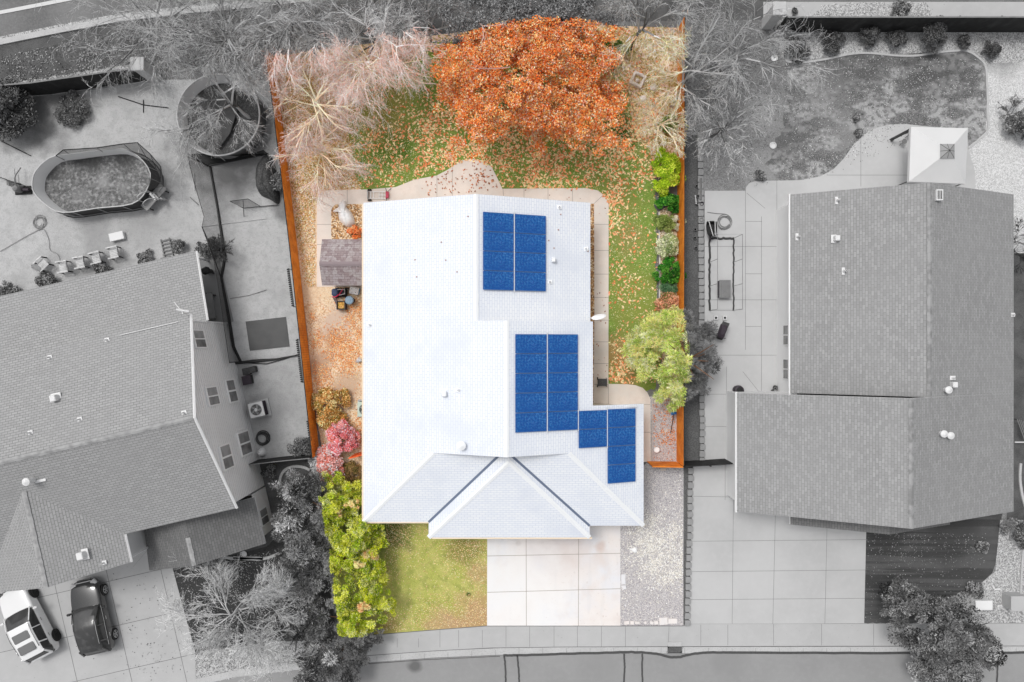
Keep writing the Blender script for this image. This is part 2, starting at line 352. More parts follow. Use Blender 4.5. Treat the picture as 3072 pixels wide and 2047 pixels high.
sheet("left_lawn", [(520, 1712), (800, 1640), (880, 1560), (960, 1560), (1005, 1880), (830, 1925), (585, 1951)], .003, m_glawn)
sheet("pavement_strip", [(560, 1990), (600, 1955), (836, 1926), (1021, 1914), (1040, 1960), (700, 2035), (560, 2060)], .004, m_llit, wig=.05)
# lot
sheet("side_yard", [(822, 170), (1100, 140), (1110, 1560), (1021, 1560), (975, 1400), (942, 1200), (922, 1000), (864, 500)], .004, m_yard)
sheet("leaf_bed", [(820, 168), (1340, 102), (1560, 76), (1640, 71), (2034, 84), (2034, 470), (1975, 500), (1240, 560), (975, 572), (930, 640), (892, 720), (866, 500)], .008, m_litter)
sheet("back_lawn", [(1075, 270), (1150, 215), (1300, 130), (1800, 110), (1880, 260), (1900, 400), (1960, 470), (1972, 900), (1985, 1060), (1966, 1170), (1880, 1186), (1815, 1186), (1800, 640), (1760, 600), (1090, 600), (1060, 500), (1040, 350)], .012, m_lawn, wig=.12)
sheet("shrub_bed", [(1975, 636), (2034, 600), (2034, 1200), (1985, 1190), (1985, 1060), (1978, 930)], .016, m_bed)
sheet("front_lawn", [(985, 1440), (1465, 1480), (1461, 1877), (1240, 1894), (1021, 1912), (975, 1560)], .008, m_front)
sheet("side_gravel", [(1861, 1470), (1948, 1380), (1948, 1190), (2034, 1180), (2034, 1395), (2050, 1400), (2050, 1877), (1861, 1877)], .009, m_grav)
def concrete(name, pts, z, m, mj, joints, jw=.025, px=True, h=None):
    p = WP(pts); mb = MB()
    ngon_tris(mb, p, z, 0)
    n = len(p); a = sum(p[i][0] * p[(i + 1) % n][1] - p[(i + 1) % n][0] * p[i][1] for i in range(n))
    q = p if a > 0 else p[::-1]
    for i in range(n): A, B = q[i], q[(i + 1) % n]; mb.face([(A[0], A[1], z - .06), (B[0], B[1], z - .06), (B[0], B[1], z), (A[0], A[1], z)], 0)
    for j in joints: mb.strip(WP(j), jw, z + .004, 1)
    return struct(name, mb, [m, mj])
path_o = [(951, 861), (951, 600), (957, 583), (973, 572), (1104, 569), (1187, 562), (1242, 540), (1311, 527), (1345, 509), (1380, 483), (1414, 477), (1449, 482), (1476, 503), (1493, 537), (1507, 567), (1590, 566), (1758, 565), (1793, 572), (1817, 590), (1826, 614), (1825, 1152), (1880, 1153), (1906, 1156), (1928, 1164), (1942, 1178), (1951, 1198), (1952, 1386), (1840, 1386), (1700, 1300), (1200, 1300), (1200, 900), (1060, 861)]
concrete("path", path_o, .030, m_path, m_joint_l, [[(1042, 570), (1042, 612)], [(951, 597), (998, 622)], [(951, 674), (994, 674)], [(951, 734), (994, 734)], [(1311, 527), (1311, 600)], [(1357, 503), (1357, 600)], [(1509, 567), (1511, 600)],
    [(1572, 566), (1572, 600)], [(1644, 566), (1644, 600)], [(1717, 566), (1717, 606)], [(1812, 584), (1777, 616)]] + [[(1782, y), (1826, y)] for y in (674, 752, 823, 893, 961, 1026, 1091, 1154)] + [[(1825, 1154), (1825, 1230)], [(1932, 1214), (1951, 1214)], [(1930, 1297), (1951, 1297)]])
sheet("river_gravel", [(994, 742), (994, 632), (998, 622), (1008, 614), (1100, 612), (1100, 742)], .036, m_river)
sheet("river_gravel_strip", [(1700, 612), (1782, 612), (1783, 960), (1780, 1220), (1700, 1220)], .036, m_river)
concrete("driveway", [(1462, 1480), (1861, 1480), (1861, 1877), (1461, 1877)], .030, m_conc_l, m_joint_l, [[(1578, 1500), (1579, 1877)], [(1736, 1500), (1735, 1877)], [(1462, 1668), (1861, 1660)], [(1462, 1777), (1861, 1766)]], .03)
# sidewalk, gutter, road in front
concrete("front_pavement", [(1021, 1915), (1240, 1896), (1460, 1879), (2050, 1879), (2064, 1872), (3700, 1869), (3700, 1936), (2300, 1938), (1700, 1940), (1470, 1943), (1300, 1952), (1100, 1966), (1010, 1976)], .028, m_conc, m_joint,
    [[(x, 1890 if x > 1300 else 1915), (x, 1942)] for x in (1192, 1256, 1320, 1376, 1447)] + [[(x, 1879), (x, 1940)] for x in (1518, 1589, 1662, 1732, 1804, 1876)] + [[(2007, 1879), (2004, 1934)], [(2102, 1874), (2102, 1936)], [(2183, 1874), (2183, 1936)], [(2464, 1872), (2464, 1936)], [(2320, 1872), (2320, 1936)], [(2620, 1872), (2620, 1936)]], .02)
sheet("road", [(-800, 2240), (500, 2078), (700, 2032), (900, 2010), (1091, 1990), (1300, 1975), (1510, 1966), (1700, 1962), (3900, 1958), (3900, 2700), (-800, 2700)], .002, m_asph)
mb = MB(); gl = [(500, 2068), (700, 2022), (900, 1999), (1091, 1979), (1300, 1963), (1510, 1954), (1700, 1951), (3700, 1947)]
mb.strip(WP(gl), .40, .006, h=.012)
for x in range(1060, 3072, 71): yy = 1979 - (x - 1091) * .052 if x < 1510 else 1953; mb.strip(WP([(x, yy - 9), (x, yy + 9)]), .015, .022, 1)
struct("front_gutter", mb, [m_kerb, m_joint])
mb = MB(); mb.strip(WP([(1010, 1977), (1100, 1967), (1300, 1953), (1470, 1944), (1700, 1941), (3700, 1937)]), .02, .034); struct("kerb_line", mb, m_joint)
mb = MB()
def tarline(pts, wd=.10, two=True):
    q = wiggle(WP(pts), .02, .2)[:-6] if False else WP(pts)
    q2 = []
    for i in range(len(q) - 1):
        for j in range(8):
            t = j / 8; q2.append((q[i][0] * (1 - t) + q[i + 1][0] * t + random.uniform(-.012, .012), q[i][1] * (1 - t) + q[i + 1][1] * t + random.uniform(-.012, .012)))
    q2.append(q[-1]); mb.strip(q2, wd, .026)
tarline([(1510, 1966), (1560, 1966), (1700, 1961), (1800, 1959), (1880, 1956), (1930, 1957), (1975, 1962), (2010, 1972), (2040, 1971), (2075, 1962), (2120, 1957), (2200, 1958), (2600, 1959), (2980, 1958), (3200, 1957)], .15)
for p in ([(1513, 1968), (1516, 2000), (1518, 2060)], [(1552, 1966), (1556, 2010), (1558, 2060)], [(1872, 1962), (1874, 2000), (1871, 2060)], [(1927, 1962), (1926, 2010), (1928, 2060)], [(2988, 1966), (2992, 2000), (2990, 2060)], [(1100, 1992), (1300, 1978), (1500, 1969)]): tarline(p, .10 if p[0][0] != 1100 else .03)
struct("road_tar_seams", mb, m_tar)
# left driveway, seen under the cars
def LHp(u, v): a = math.radians(13); return (u * math.cos(a) - v * math.sin(a), u * math.sin(a) + v * math.cos(a))
mb = MB(); P = [LHp(-34, -5), LHp(-22.6, -5), LHp(-22.55, -7.3), LHp(-21.5, -7.3), LHp(-22.2, -14.6), LHp(-22.4, -30), LHp(-34, -30)]
P = [LHp(-36, -5), LHp(-22.4, -5), W(520, 1712)[:2], W(585, 1952)[:2], W(590, 2075)[:2], LHp(-18, -30), LHp(-36, -30)]
ngon_tris(mb, P, .02, 0)
for u0 in (-30.0, -26.8, -23.6): mb.strip([LHp(u0, -6), LHp(u0, -26)], .03, .024, 1)
for v0 in (-8.6, -11.3, -14.0, -16.7, -19.2): mb.strip([LHp(-36, v0), LHp(-21.5 + (-8.6 - v0) * .02, v0)], .03, .024, 1)
mb.strip([LHp(-22.3, -6), W(400, 1700)[:2]], .01, .024, 1)
struct("left_driveway", mb, [m_conc, m_joint])
# right neighbour
sheet("right_yard_soil", [(2036, 60), (2330, 60), (2960, 100), (3700, 100), (3700, 1869), (2064, 1872), (2036, 1400)], -.004, m_mix)
sheet("side_strip", [(2036, 405), (2095, 405), (2112, 900), (2112, 1392), (2036, 1392)], .002, m_dgrav)
sheet("block_row_strip", [(2052, 1400), (2080, 1400), (2070, 1870), (2051, 1874)], .002, m_dgrav)
sheet("patchy_lawn", [(2355, 178), (2420, 182), (2540, 164), (2600, 160), (2700, 165), (2780, 162), (2880, 152), (2920, 158), (2950, 190), (2958, 300), (2956, 400), (2900, 440), (2700, 450), (2480, 540), (2350, 552), (2300, 500), (2345, 400), (2360, 300)], .004, m_plawn, wig=.2)
sheet("shrub_gravel_bed", [(2320, 90), (3700, 92), (3700, 200), (2960, 205), (2940, 170), (2900, 150), (2780, 158), (2700, 163), (2600, 158), (2540, 162), (2420, 182), (2370, 184), (2330, 150)], .006, m_bgrav)
sheet("white_gravel_yard", [(2960, 190), (3700, 180), (3700, 1100), (3040, 900), (3020, 600), (2880, 600), (2905, 440), (2958, 396)], .008, m_wgrav, wig=.04)
sheet("side_garden_soil", [(3020, 760), (3700, 760), (3700, 1869), (3020, 1869)], .0101, m_verge)
mb = MB(); q = smooth_path(WP([(2345, 165), (2360, 184), (2390, 189), (2420, 187), (2480, 178), (2540, 165), (2590, 160), (2640, 163), (2690, 168), (2750, 168), (2800, 160), (2860, 154), (2900, 154), (2935, 175), (2955, 200), (2960, 260), (2962, 340), (2962, 390), (2940, 415), (2905, 446)]), False, 5)
mb.strip(q, .12, .0, h=.07); struct("lawn_edging", mb, m_kerb)
patio = [(2114, 573), (2237, 573), (2238, 562), (2248, 550), (2266, 544), (2400, 541), (2460, 530), (2500, 508), (2530, 478), (2560, 436), (2590, 405), (2625, 385), (2670, 374), (2720, 373), (2790, 381), (2870, 386), (2900, 388), (2906, 450), (2925, 520), (2926, 700), (2400, 760), (2400, 1400), (2700, 1480), (2600, 1560), (2598, 1600), (2592, 1870), (2066, 1873), (2079, 1400), (2113, 1385)]
concrete("patio_and_driveway", patio, .022, m_conc2, m_joint, [[(2114, 740), (2330, 740)], [(2236, 573), (2236, 1050)], [(2114, 900), (2330, 900)], [(2236, 665), (2286, 665)], [(2236, 822), (2286, 822)], [(2236, 980), (2284, 980)],
    [(2284, 650), (2284, 1400)], [(2114, 1066), (2330, 1066)], [(2480, 526), (2730, 526)], [(2330, 530), (2330, 650)], [(2582, 410), (2582, 560)], [(2240, 580), (2295, 626)], [(2179, 1100), (2179, 1180)], [(2112, 1183), (2210, 1183)], [(2112, 1280), (2180, 1280)], [(2175, 1380), (2175, 1500)],
    [(2080, 1489), (2190, 1491)], [(2200, 1500), (2196, 1872)], [(2326, 1530), (2318, 1872)], [(2481, 1560), (2474, 1872)], [(2076, 1624), (2600, 1619)], [(2076, 1715), (2600, 1710)], [(2072, 1799), (2594, 1795)], [(2070, 1872), (2592, 1871)], [(2228, 1115), (2280, 1180)]], .02)
sheet("right_lawn", [(2598, 1500), (3010, 1500), (2995, 1640), (2978, 1720), (2930, 1760), (2880, 1830), (2860, 1869), (2591, 1869)], .012, m_glawn_s, wig=.05)
sheet("right_bed", [(3000, 1560), (3700, 1560), (3700, 1869), (2860, 1869), (2880, 1830), (2930, 1760), (2985, 1715)], .016, m_bgrav)
m_edge2 = m_kerb
for nm, pts in (("garden_edging", [(846, 1464), (841, 1448), (843, 1430), (852, 1414), (868, 1403), (890, 1399), (912, 1402), (930, 1410)]), ("garden_edging", [(700, 1672), (760, 1677), (800, 1674), (840, 1658), (866, 1640), (882, 1616), (888, 1600)]), ("garden_edging", [(668, 1669), (700, 1675), (760, 1673), (790, 1676)])):
    mb = MB(); mb.strip(smooth_path(WP(pts), False, 5), .16, -.01, h=.09); struct(nm, mb, m_kerb)
mb = MB(); mb.strip(smooth_path(WP([(3060, 1390), (3058, 1440), (3068, 1500), (3090, 1560)]), False, 4), .14, .0, h=.1); struct("garden_edging", mb, m_kerb)
mb = MB(); mb.strip(WP([(3068, 1640), (3062, 1720), (3060, 1783)]), .12, .0, h=.1); struct("garden_edging", mb, m_kerb)
mb = MB(); mb.strip(WP([(1977, 636), (1977, 700), (1979, 790), (1978, 900)]), .07, .0, h=.06); struct("bed_edging", mb, mat("white_edging", C(228, 222, 216)))
mb = MB(); mb.strip(WP([(1957, 1195), (1955, 1380)]), .05, .0, h=.06); struct("path_edging", mb, mat("stone_edging", C(205, 196, 190)))
# ---------------- houses ----------------
WHT = mat("white_trim", C(236, 238, 242), .6)
def shing(name, a, b, row_shade, bw=.3, rh=.143, ms=.012, layers=()): return mat(name, a, .9, layers, coord='UV', shingle=(a, b, row_shade, bw, rh, ms), spec=.15)  # dark gap colour paints the shadow lines between shingle courses
m_sh_w = shing("white_shingle", C(243, 246, 250, .99), C(237, 241, 248, .99), C(210, 217, 232, .96), .33, .143, .011, [('n', 1.2, .45, .7, C(230, 235, 244, .97), .4), ('n', .3, .5, .68, C(220, 226, 238, .97), .5)])
m_sh_g = shing("grey_shingle", G(162), G(174), G(108), .3, .143, .012, [('n', 3, .4, .7, G(152), .4), ('n', .3, .4, .7, G(156), .4)])
m_sh_r = shing("grey_brown_shingle", G(152), G(168), G(128), .3, .143, .011, [('n', 4, .45, .68, G(138), .4), ('n', .25, .4, .7, G(158), .4)])
m_sh_d = shing("dark_shingle", G(112), G(126), G(88), .3, .143, .012, [('n', 2, .4, .7, G(108), .5)])
m_sh_b = shing("brown_shed_shingle", C(150, 134, 134), C(188, 180, 180), C(108, 94, 96), .34, .145, .012, [('v', 4.5, [C(140, 122, 124), C(176, 166, 168), C(158, 142, 142), C(196, 190, 188)], .45), ('n', 9, .4, .7, C(132, 110, 112), .4)])
m_cap_w = mat("white_ridge_cap", C(246, 248, 250), .8); m_cap_g = mat("grey_ridge_cap", G(172), .9, [('n', 3, .4, .65, G(140), .8)])
m_cap_r = mat("grey_ridge_cap_shingle", G(164), .9, [('n', 2.4, .42, .6, G(128), .8)])
m_wall_w = mat("cream_siding", C(232, 226, 214), .8); m_fascia_l = mat("cream_fascia", C(240, 222, 198), .7)
m_wall_g = mat("grey_lap_siding", G(224, 1.15), .8, [('n', .5, .4, .7, G(216, 1.1), .5)]); m_trim_g = mat("pale_trim", G(240), .6)
m_stuc = mat("pale_stucco", G(240), .85, [('n', 1, .4, .7, G(232), .5)])
m_glass = mat("window_glass", G(105), .12, [('n', 1.5, .4, .65, G(150), .7)], spec=.6)
m_blind = mat("window_blind_glass", G(150), .2, [('n', 2, .4, .6, G(120), .6)], spec=.5)
m_vent = mat("white_metal_vent", G(228), .5); m_pipe = mat("dark_pipe_hole", G(40), .7); m_flash = mat("blue_grey_flashing", C(112, 124, 146), .5)

def roof(name, polys, mats, parent, drop=.17, caps=(), valleys=(), capr=.13):
    """polys: lists of 3-D points; skirts hang from edges used once; UVs run along eave and up slope"""
    key = {}; V = []; F_ = []
    def vid(p):
        k = (round(p[0], 3), round(p[1], 3), round(p[2], 3))
        if k not in key: key[k] = len(V); V.append(p)
        return key[k]
    for p in polys: F_.append([vid(q) for q in p])
    faces = []; mi = []; uvs = []
    for f in F_:
        pts = [Vector(V[i]) for i in f]; n = Vector((0, 0, 0))
        for i in range(len(pts)): a, b = pts[i], pts[(i + 1) % len(pts)]; n += Vector(((a.y - b.y) * (a.z + b.z), (a.z - b.z) * (a.x + b.x), (a.x - b.x) * (a.y + b.y)))
        if n.z < 0: f = f[::-1]; pts = pts[::-1]; n = -n
        n.normalize(); u = Vector((0, 0, 1)).cross(n)
        u = u.normalized() if u.length > 1e-4 else Vector((1, 0, 0)); v = n.cross(u)
        faces.append(tuple(f)); mi.append(0); uvs += [(p.dot(u), p.dot(v)) for p in pts]
    cnt = {}
    for f in faces:
        for i in range(len(f)): e = (f[i], f[(i + 1) % len(f)]); cnt[frozenset(e)] = cnt.get(frozenset(e), 0) + 1
    base = list(faces)
    low = {}
    def lo(i):
        if i not in low: low[i] = len(V); V.append((V[i][0], V[i][1], V[i][2] - drop))
        return low[i]
    for f in base:
        for i in range(len(f)):
            a, b = f[i], f[(i + 1) % len(f)]
            if cnt[frozenset((a, b))] == 1: faces.append((a, lo(a), lo(b), b)); mi.append(1); uvs += [(0, 0)] * 4
    for f in base: faces.append(tuple(lo(i) for i in f[::-1])); mi.append(1); uvs += [(0, 0)] * len(f)
    me = bpy.data.meshes.new(name); me.from_pydata([tuple(p) for p in V], [], faces)
    for m_ in mats: me.materials.append(m_)
    me.polygons.foreach_set("material_index", mi); ul = me.uv_layers.new(name="UVMap"); ul.data.foreach_set("uv", [c for uv in uvs for c in uv]); me.update()
    o = bpy.data.objects.new(name, me); COL.objects.link(o); o.parent = parent; o.matrix_parent_inverse = parent.matrix_basis.inverted()
    if caps:
        for p, q in caps:
            cb = MB()
            p, q = Vector(p), Vector(q); L_ = (q - p).length; t = (q - p) / L_; sd_ = Vector((-t.y, t.x, 0)).normalized(); k = max(1, int(L_ / .2))
            for i in range(k):
                a = p + t * (L_ * i / k); b = p + t * (L_ * (i + 1) / k); w_ = capr * random.uniform(.9, 1.1)
                h0, h1 = .035, .015 + .012
                cb.grid([a + sd_ * w_ + Vector((0, 0, h0 - w_ * .38)), a + Vector((0, 0, h0)), a - sd_ * w_ + Vector((0, 0, h0 - w_ * .38)),
                         b + sd_ * w_ + Vector((0, 0, h1 - w_ * .38)), b + Vector((0, 0, h1)), b - sd_ * w_ + Vector((0, 0, h1 - w_ * .38))], [(0, 1, 4, 3), (1, 2, 5, 4), (0, 2, 1)])
            cb.build("ridge_cap", mats[2], o)
    if valleys:
        for p, q in valleys:
            vb = MB(); p, q = Vector(p), Vector(q); t = (q - p).normalized(); sd_ = Vector((-t.y, t.x, 0)).normalized() * .065
            vb.face([p - sd_ + Vector((0, 0, .035)), q - sd_ + Vector((0, 0, .035)), q + sd_ + Vector((0, 0, .035)), p + sd_ + Vector((0, 0, .035))]); vb.build("valley_flashing", m_flash, o)
    return o
def walls(name, pts, m, parent, base=0):      # pts [(x,y,ztop)...] closed
    mb = MB(); n = len(pts)
    a = sum(pts[i][0] * pts[(i + 1) % n][1] - pts[(i + 1) % n][0] * pts[i][1] for i in range(n))
    if a < 0: pts = pts[::-1]
    for i in range(n):
        A, B = pts[i], pts[(i + 1) % n]; mb.face([(A[0], A[1], base), (B[0], B[1], base), B, A])
    return mb.build(name, m, parent)
def box_vent(x, y, z, parent, s=.28, h=.22, rz=0, flange=True, m=None):
    mb = MB(); mb.box((x, y, z + h / 2), (s, s * 1.1, h), rz, bev=.03)
    if flange: mb.box((x, y, z + .015), (s * 1.7, s * 1.7, .03), rz)
    return mb.build("vent", m or m_vent, parent)
def pipe_vent(x, y, z, parent, r=.05, h=.32, m=None, fl=(.34, .26), rz=0):
    r *= .8; fl = (fl[0] * .85, fl[1] * .85); h *= .85
    mb = MB(); mb.box((x, y, z + .02), (fl[0], fl[1], .03), rz); mb.lathe((x, y, z), [(r * 2, .02), (r * 1.2, .12), (r, h - .02), (r, h), (r * .6, h)], 12)
    mb.lathe((x, y, z), [(r * .6, h + .002), (.001, h + .003)], 10, 1, cap=False)
    return mb.build("vent_pipe", [m or m_vent, m_pipe], parent)
def on_plane(px, py, zf, dz=0):
    z = 3.0
    for _ in range(30): x, y, _z = W(px, py, z); z = zf(x, y) + dz
    return W(px, py, z)[0], W(px, py, z)[1], z - dz

# --- white house ---
WH = thing("house", (0, -1, 0), "white-roofed house with blue solar panels in the centre of the coloured lot", "house")
e, s1, s2 = 2.9, .39, .4094
xl, xr, yN = -8.34, 7.39, 7.76
r1 = (-1.9, 5.41); zr2 = 6.04
zA = lambda x, y: e + s1 * (x + 8.34)
zB = lambda x, y: 5.41 - .398 * (x + 1.9)
zC = lambda x, y: zr2 - s2 * (x + .28)
zS = lambda x, y: e + s1 * (y + 10.16)
N1 = (-1.9, yN, 5.41); N1b = (-1.9, 1.065, 5.41); R2n = (-.28, 1.065, zr2); R2s = (-.28, -6.04, zr2)
HL = (-4.22, -6.04, e + s1 * 4.12); HR = (3.06, -6.04, zC(3.06, 0)); SWc = (xl, -10.16, e); SEc = (xr, -10.37, e)
V1 = (-4.68, -10.16, e); V1t = (-.56, -6.04, e + s1 * 4.12); V2 = (4.36, -10.37, e); V2t = (-.16, -6.04, e + s2 * 4.33); AP = (-.16, -6.51, e + s1 * 4.52)
W1 = (-4.68, -11.03, e); W2 = (4.36, -11.03, e)
rf = roof("roof", [
    [(xl, yN, e), N1, N1b, R2n, R2s, HL, SWc],
    [N1, (4.4, yN, 2.9), (4.4, 1.065, 2.9), N1b],
    [R2n, (4.41, 1.065, zC(4.41, 0)), (4.41, -3.53, zC(4.41, 0)), (xr, -3.53, e), SEc, HR, R2s],
    [SWc, HL, V1t, V1], [V1, V1t, V2t, AP, W1], [W1, AP, W2], [W2, AP, V2t, V2], [V2, V2t, HR, SEc]],
    [m_sh_w, WHT, m_cap_w], WH, caps=[(N1, N1b), (R2n, R2s), (SWc, HL), (HR, SEc), (W1, AP), (AP, W2)], valleys=[(V1, V1t), (V2t, V2)])
walls("wall", [(-7.95, 7.4, 2.9), (-1.9, 7.4, 5.2), (4.0, 7.4, 2.9), (4.0, 1.0, 2.9), (4.02, 1.0, 4.1), (4.02, -3.6, 4.1), (4.02, -3.6, 4.05), (7.0, -3.9, 2.9), (7.0, -10.0, 2.85), (4.0, -10.0, 2.85), (4.0, -10.65, 2.85), (-4.3, -10.65, 2.85), (-4.3, -9.8, 2.85), (-7.95, -9.8, 2.85)], m_wall_w, WH)
mb = MB(); mb.face([(-1.9, 1.03, 5.3), (4.35, 1.03, 2.8), (4.35, 1.03, 4.02), (-.28, 1.03, 5.95)]); mb.build("gable_wall", m_wall_w, WH); mb = MB(); mb.face([(-4.1, -6.0, 4.4), (2.95, -6.0, 4.5), (-.28, -6.0, 5.95)][::-1]); mb.build("gable_wall", m_wall_w, WH)
mb = MB(); mb.box((5.7, -3.62, 3.1), (2.5, .05, .5)); mb.build("side_gable_trim", WHT, WH)
mb = MB(); mb.box((xl - .05, -1.2, 2.80), (.09, 17.8, .13)); mb.build("gutter", m_fascia_l, WH)
mb = MB(); mb.box((-6.5, -10.2, 2.80), (3.6, .08, .13)); mb.box((0, -11.08, 2.80), (9.0, .08, .13)); mb.build("front_gutter", m_fascia_l, WH)
def gdoor(x):
    mb = MB(); mb.box((x, -10.68, 1.1), (3.6, .06, 2.2))
    for k in range(4): mb.box((x, -10.72, .3 + k * .54), (3.4, .03, .44))
    mb.build("garage_door", WHT, WH)
gdoor(1.8)
for px, py, zf in ((1110, 975, zA), (1375, 1170, zA)): x, y, z = on_plane(px, py, zf); pipe_vent(x, y, z, rf, m=m_cap_w)
for px, py in ((1677, 622), (1757, 747), (1649, 846)): x, y, z = on_plane(px, py, zB); pipe_vent(x, y, z, rf, m=m_cap_w, h=.3)
x, y, z = on_plane(1660, 781, zB); box_vent(x, y, z, rf, .22, .3, flange=False, m=m_cap_w)
x, y, z = on_plane(1333, 1181, zA); box_vent(x, y, z, rf, .26, .34, flange=False, m=m_cap_w)
mb = MB(); x, y, z = on_plane(1385, 1335, zA); mb.lathe((x, y, z), [(.13, 0), (.12, .3), (.25, .34), (.25, .40), (.02, .52)], 16); mb.build("vent_cap", m_cap_w, rf)

# --- solar panels ---
m_pv = mat("blue_solar_cells", C(38, 100, 172), .4, coord='O', shingle=(C(38, 100, 172), C(34, 92, 164), C(78, 132, 190), .158, .158, .009), layers=[('n', 8, .42, .56, C(22, 70, 140), .7), ('n', 13, .54, .64, C(84, 150, 205), .6), ('n', .35, .42, .6, C(30, 84, 156), .6), ('n', 10, .57, .66, C(64, 80, 170), .4)], spec=.12)
m_pvg = mat("silver_grid_line", C(60, 110, 190), .4); m_pvf = mat("dark_panel_frame", C(60, 104, 170), .4); m_alu = mat("aluminium_rail", C(225, 228, 232), .4, metal=.0)
def pv(zf, x0, x1, y0, y1, label, grp, sl):
    cx, cy = (x0 + x1) / 2, (y0 + y1) / 2; z = zf(cx, cy) + .12
    t = thing("solar_panel", (cx, cy, z), label, "solar panel", grp)
    ry = math.atan(sl); L_ = (x1 - x0) / math.cos(ry); H_ = y1 - y0
    t.rotation_euler = (0, ry, 0)
    mb = MB(); mb.box((0, 0, 0), (L_ - .03, H_ - .03, .03)); loc_build(mb, "cell_sheet", m_pv, t)
    mb = MB()
    for sx in (-1, 1): mb.box((sx * (L_ / 2 - .012), 0, .002), (.022, H_ - .004, .045))
    for sy in (-1, 1): mb.box((0, sy * (H_ / 2 - .012), .002), (L_ - .05, .022, .045))
    loc_build(mb, "frame", m_pvf, t)
    return t
ordn = ["top", "second", "third", "fourth", "bottom"]
def array(zf, x0, xm0, xm1, x1, ya, yb, rows, nm, sl, cols=(0, 1)):
    for c in cols:
        a, b = (x0, xm0) if c == 0 else (xm1, x1)
        for r in range(rows[c]):
            h = (ya[c] - yb[c]) / rows[c]; y1 = ya[c] - r * h; q = "bottom" if r == rows[c] - 1 else ordn[r]
            pv(zf, a, b, y1 - h + .012, y1 - .012, "%s blue solar panel in the %s column of the %s" % (q, "left" if c == 0 else "right", nm), "solar panels on the white roof", sl)
array(zB, -1.53, .085, .155, 1.84, (6.84, 6.84), (2.70, 2.70), (4, 4), "eight-panel rear array", .398)
array(zC, .175, 1.83, 1.90, 3.54, (.37, .37), (-4.78, -4.78), (5, 5), "ten-panel middle array", s2)
array(zC, 3.60, 5.19, 5.25, 6.87, (-3.76, -3.73), (-5.79, -7.83), (2, 4), "L-shaped front array", s2)
for (zf, sl, segs) in ((zB, .398, [(.12, 6.95, 2.6)]), (zC, s2, [(1.865, .45, -4.86), (5.22, -3.62, -5.9), (3.57, -3.7, -4.85)])):
    for x, ya, yb in segs:
        mb = MB(); mb.box((0, 0, 0), (.05, ya - yb, .04)); z = zf(x, 0) + .10
        t = mb.build("mounting_rail", m_alu); t.location = (x, (ya + yb) / 2, z); t.rotation_euler = (0, math.atan(sl), 0)
        tag(t, {0.12: "silver rail between the two columns of the rear solar array", 1.865: "silver rail between the two columns of the middle solar array", 5.22: "silver rail between the two columns of the front solar array", 3.57: "silver rail where the middle and front solar arrays meet"}[x], "rail", "solar mounting rails")

# --- right house ---
RH = thing("house", (20, 0, 0), "grey-shingled single-storey house on the right with wide gable roof", "house")
xL1, xL2, xR = 15.5, 12.52, 27.96; yT, yM, yB = 8.17, -2.9, -9.5
P0 = [(xL1, yT, 3.2), (21.54, yT, 6.34), (21.54, yM, 6.34), (xL1, yM, 3.2)]
sR = (7.06 - 3.2) / (xR - 20.2)
zRr = lambda x, y: 3.2 + sR * (xR - x)
zRl = lambda x, y: 3.2 + .52 * (x - xL1)
zRl2 = lambda x, y: 3.2 + .5 * (x - xL2)
rr = roof("roof", [P0, [(21.54, yT, 6.34), (xR, yT, 3.2), (xR, yM, 3.2), (21.54, yM, 6.34)]], [m_sh_r, m_trim_g, m_cap_r], RH, caps=[((21.54, yT, 6.34), (21.54, yM, 6.34))])
rr2 = roof("roof", [[(xL2, yM, 3.2), (20.2, yM, 7.06), (20.2, yB, 7.06), (xL2, yB, 3.2)], [(20.2, yM, 7.06), (xR, yM, 3.2), (xR, yB, 3.2), (20.2, yB, 7.06)]], [m_sh_r, m_trim_g, m_cap_r], RH, caps=[((20.2, yM, 7.06), (20.2, yB, 7.06))])
rp = roof("porch_roof", [[(15.7, -9.45, 2.7), (20.2, -9.45, 4.9), (20.2, -10.35, 4.9), (15.7, -10.35, 2.7)], [(20.2, -9.45, 4.9), (24.7, -9.45, 2.7), (24.7, -10.35, 2.7), (20.2, -10.35, 4.9)]], [m_sh_d, m_trim_g], RH)
walls("wall", [(15.87, 7.85, 3.2), (21.54, 7.85, 6.1), (27.6, 7.85, 3.2), (27.6, -9.2, 3.2), (20.2, -9.2, 6.9), (12.86, -9.2, 3.15), (12.86, -3.0, 3.15), (15.87, -3.0, 3.2)], m_stuc, RH)
mb = MB(); mb.box((xL1 - .02, 2.6, 3.13), (.10, 11.2, .14)); mb.box((xL2 - .02, -6.2, 3.13), (.10, 6.7, .14)); mb.build("gutter", m_trim_g, RH)
for yw in (0.35, -1.62):
    wn = MB(); wn.box((15.84, yw, 1.9), (.07, 1.22, 1.25)); f = wn.build("window", m_trim_g, RH)
    for dy in (-.29, .29): pb = MB(); pb.box((15.80, yw + dy, 1.9), (.03, .5, 1.05)); pb.build("pane", m_glass, f)
for px, py, zf in ((2510, 602, zRl), (2391, 711, zRl), (2530, 814, zRl)): x, y, z = on_plane(px, py, zf); pipe_vent(x, y, z, rr, .06, .45, fl=(.22, .46))
x, y, z = on_plane(2505, 717, zRl); box_vent(x, y, z, rr, .26, .4, flange=True)
x, y, z = on_plane(2857, 1134, zRr); pipe_vent(x, y, z, rr, .05, .3)
x, y, z = on_plane(2856, 1154, zRr); box_vent(x, y, z, rr, .26, .35, flange=False)
x, y, z = on_plane(3036, 945, zRr); pipe_vent(x, y, z, rr, .05, .3)
for px, py in ((2836, 1169), (2822, 1300), (2842, 1305)):
    x, y, z = on_plane(px, py, zRr); mb = MB(); mb.lathe((x, y, z), [(.12, 0), (.12, .25), (.19, .28), (.19, .34), (.02, .42)], 16); mb.build("vent_cap", m_vent, rr2)
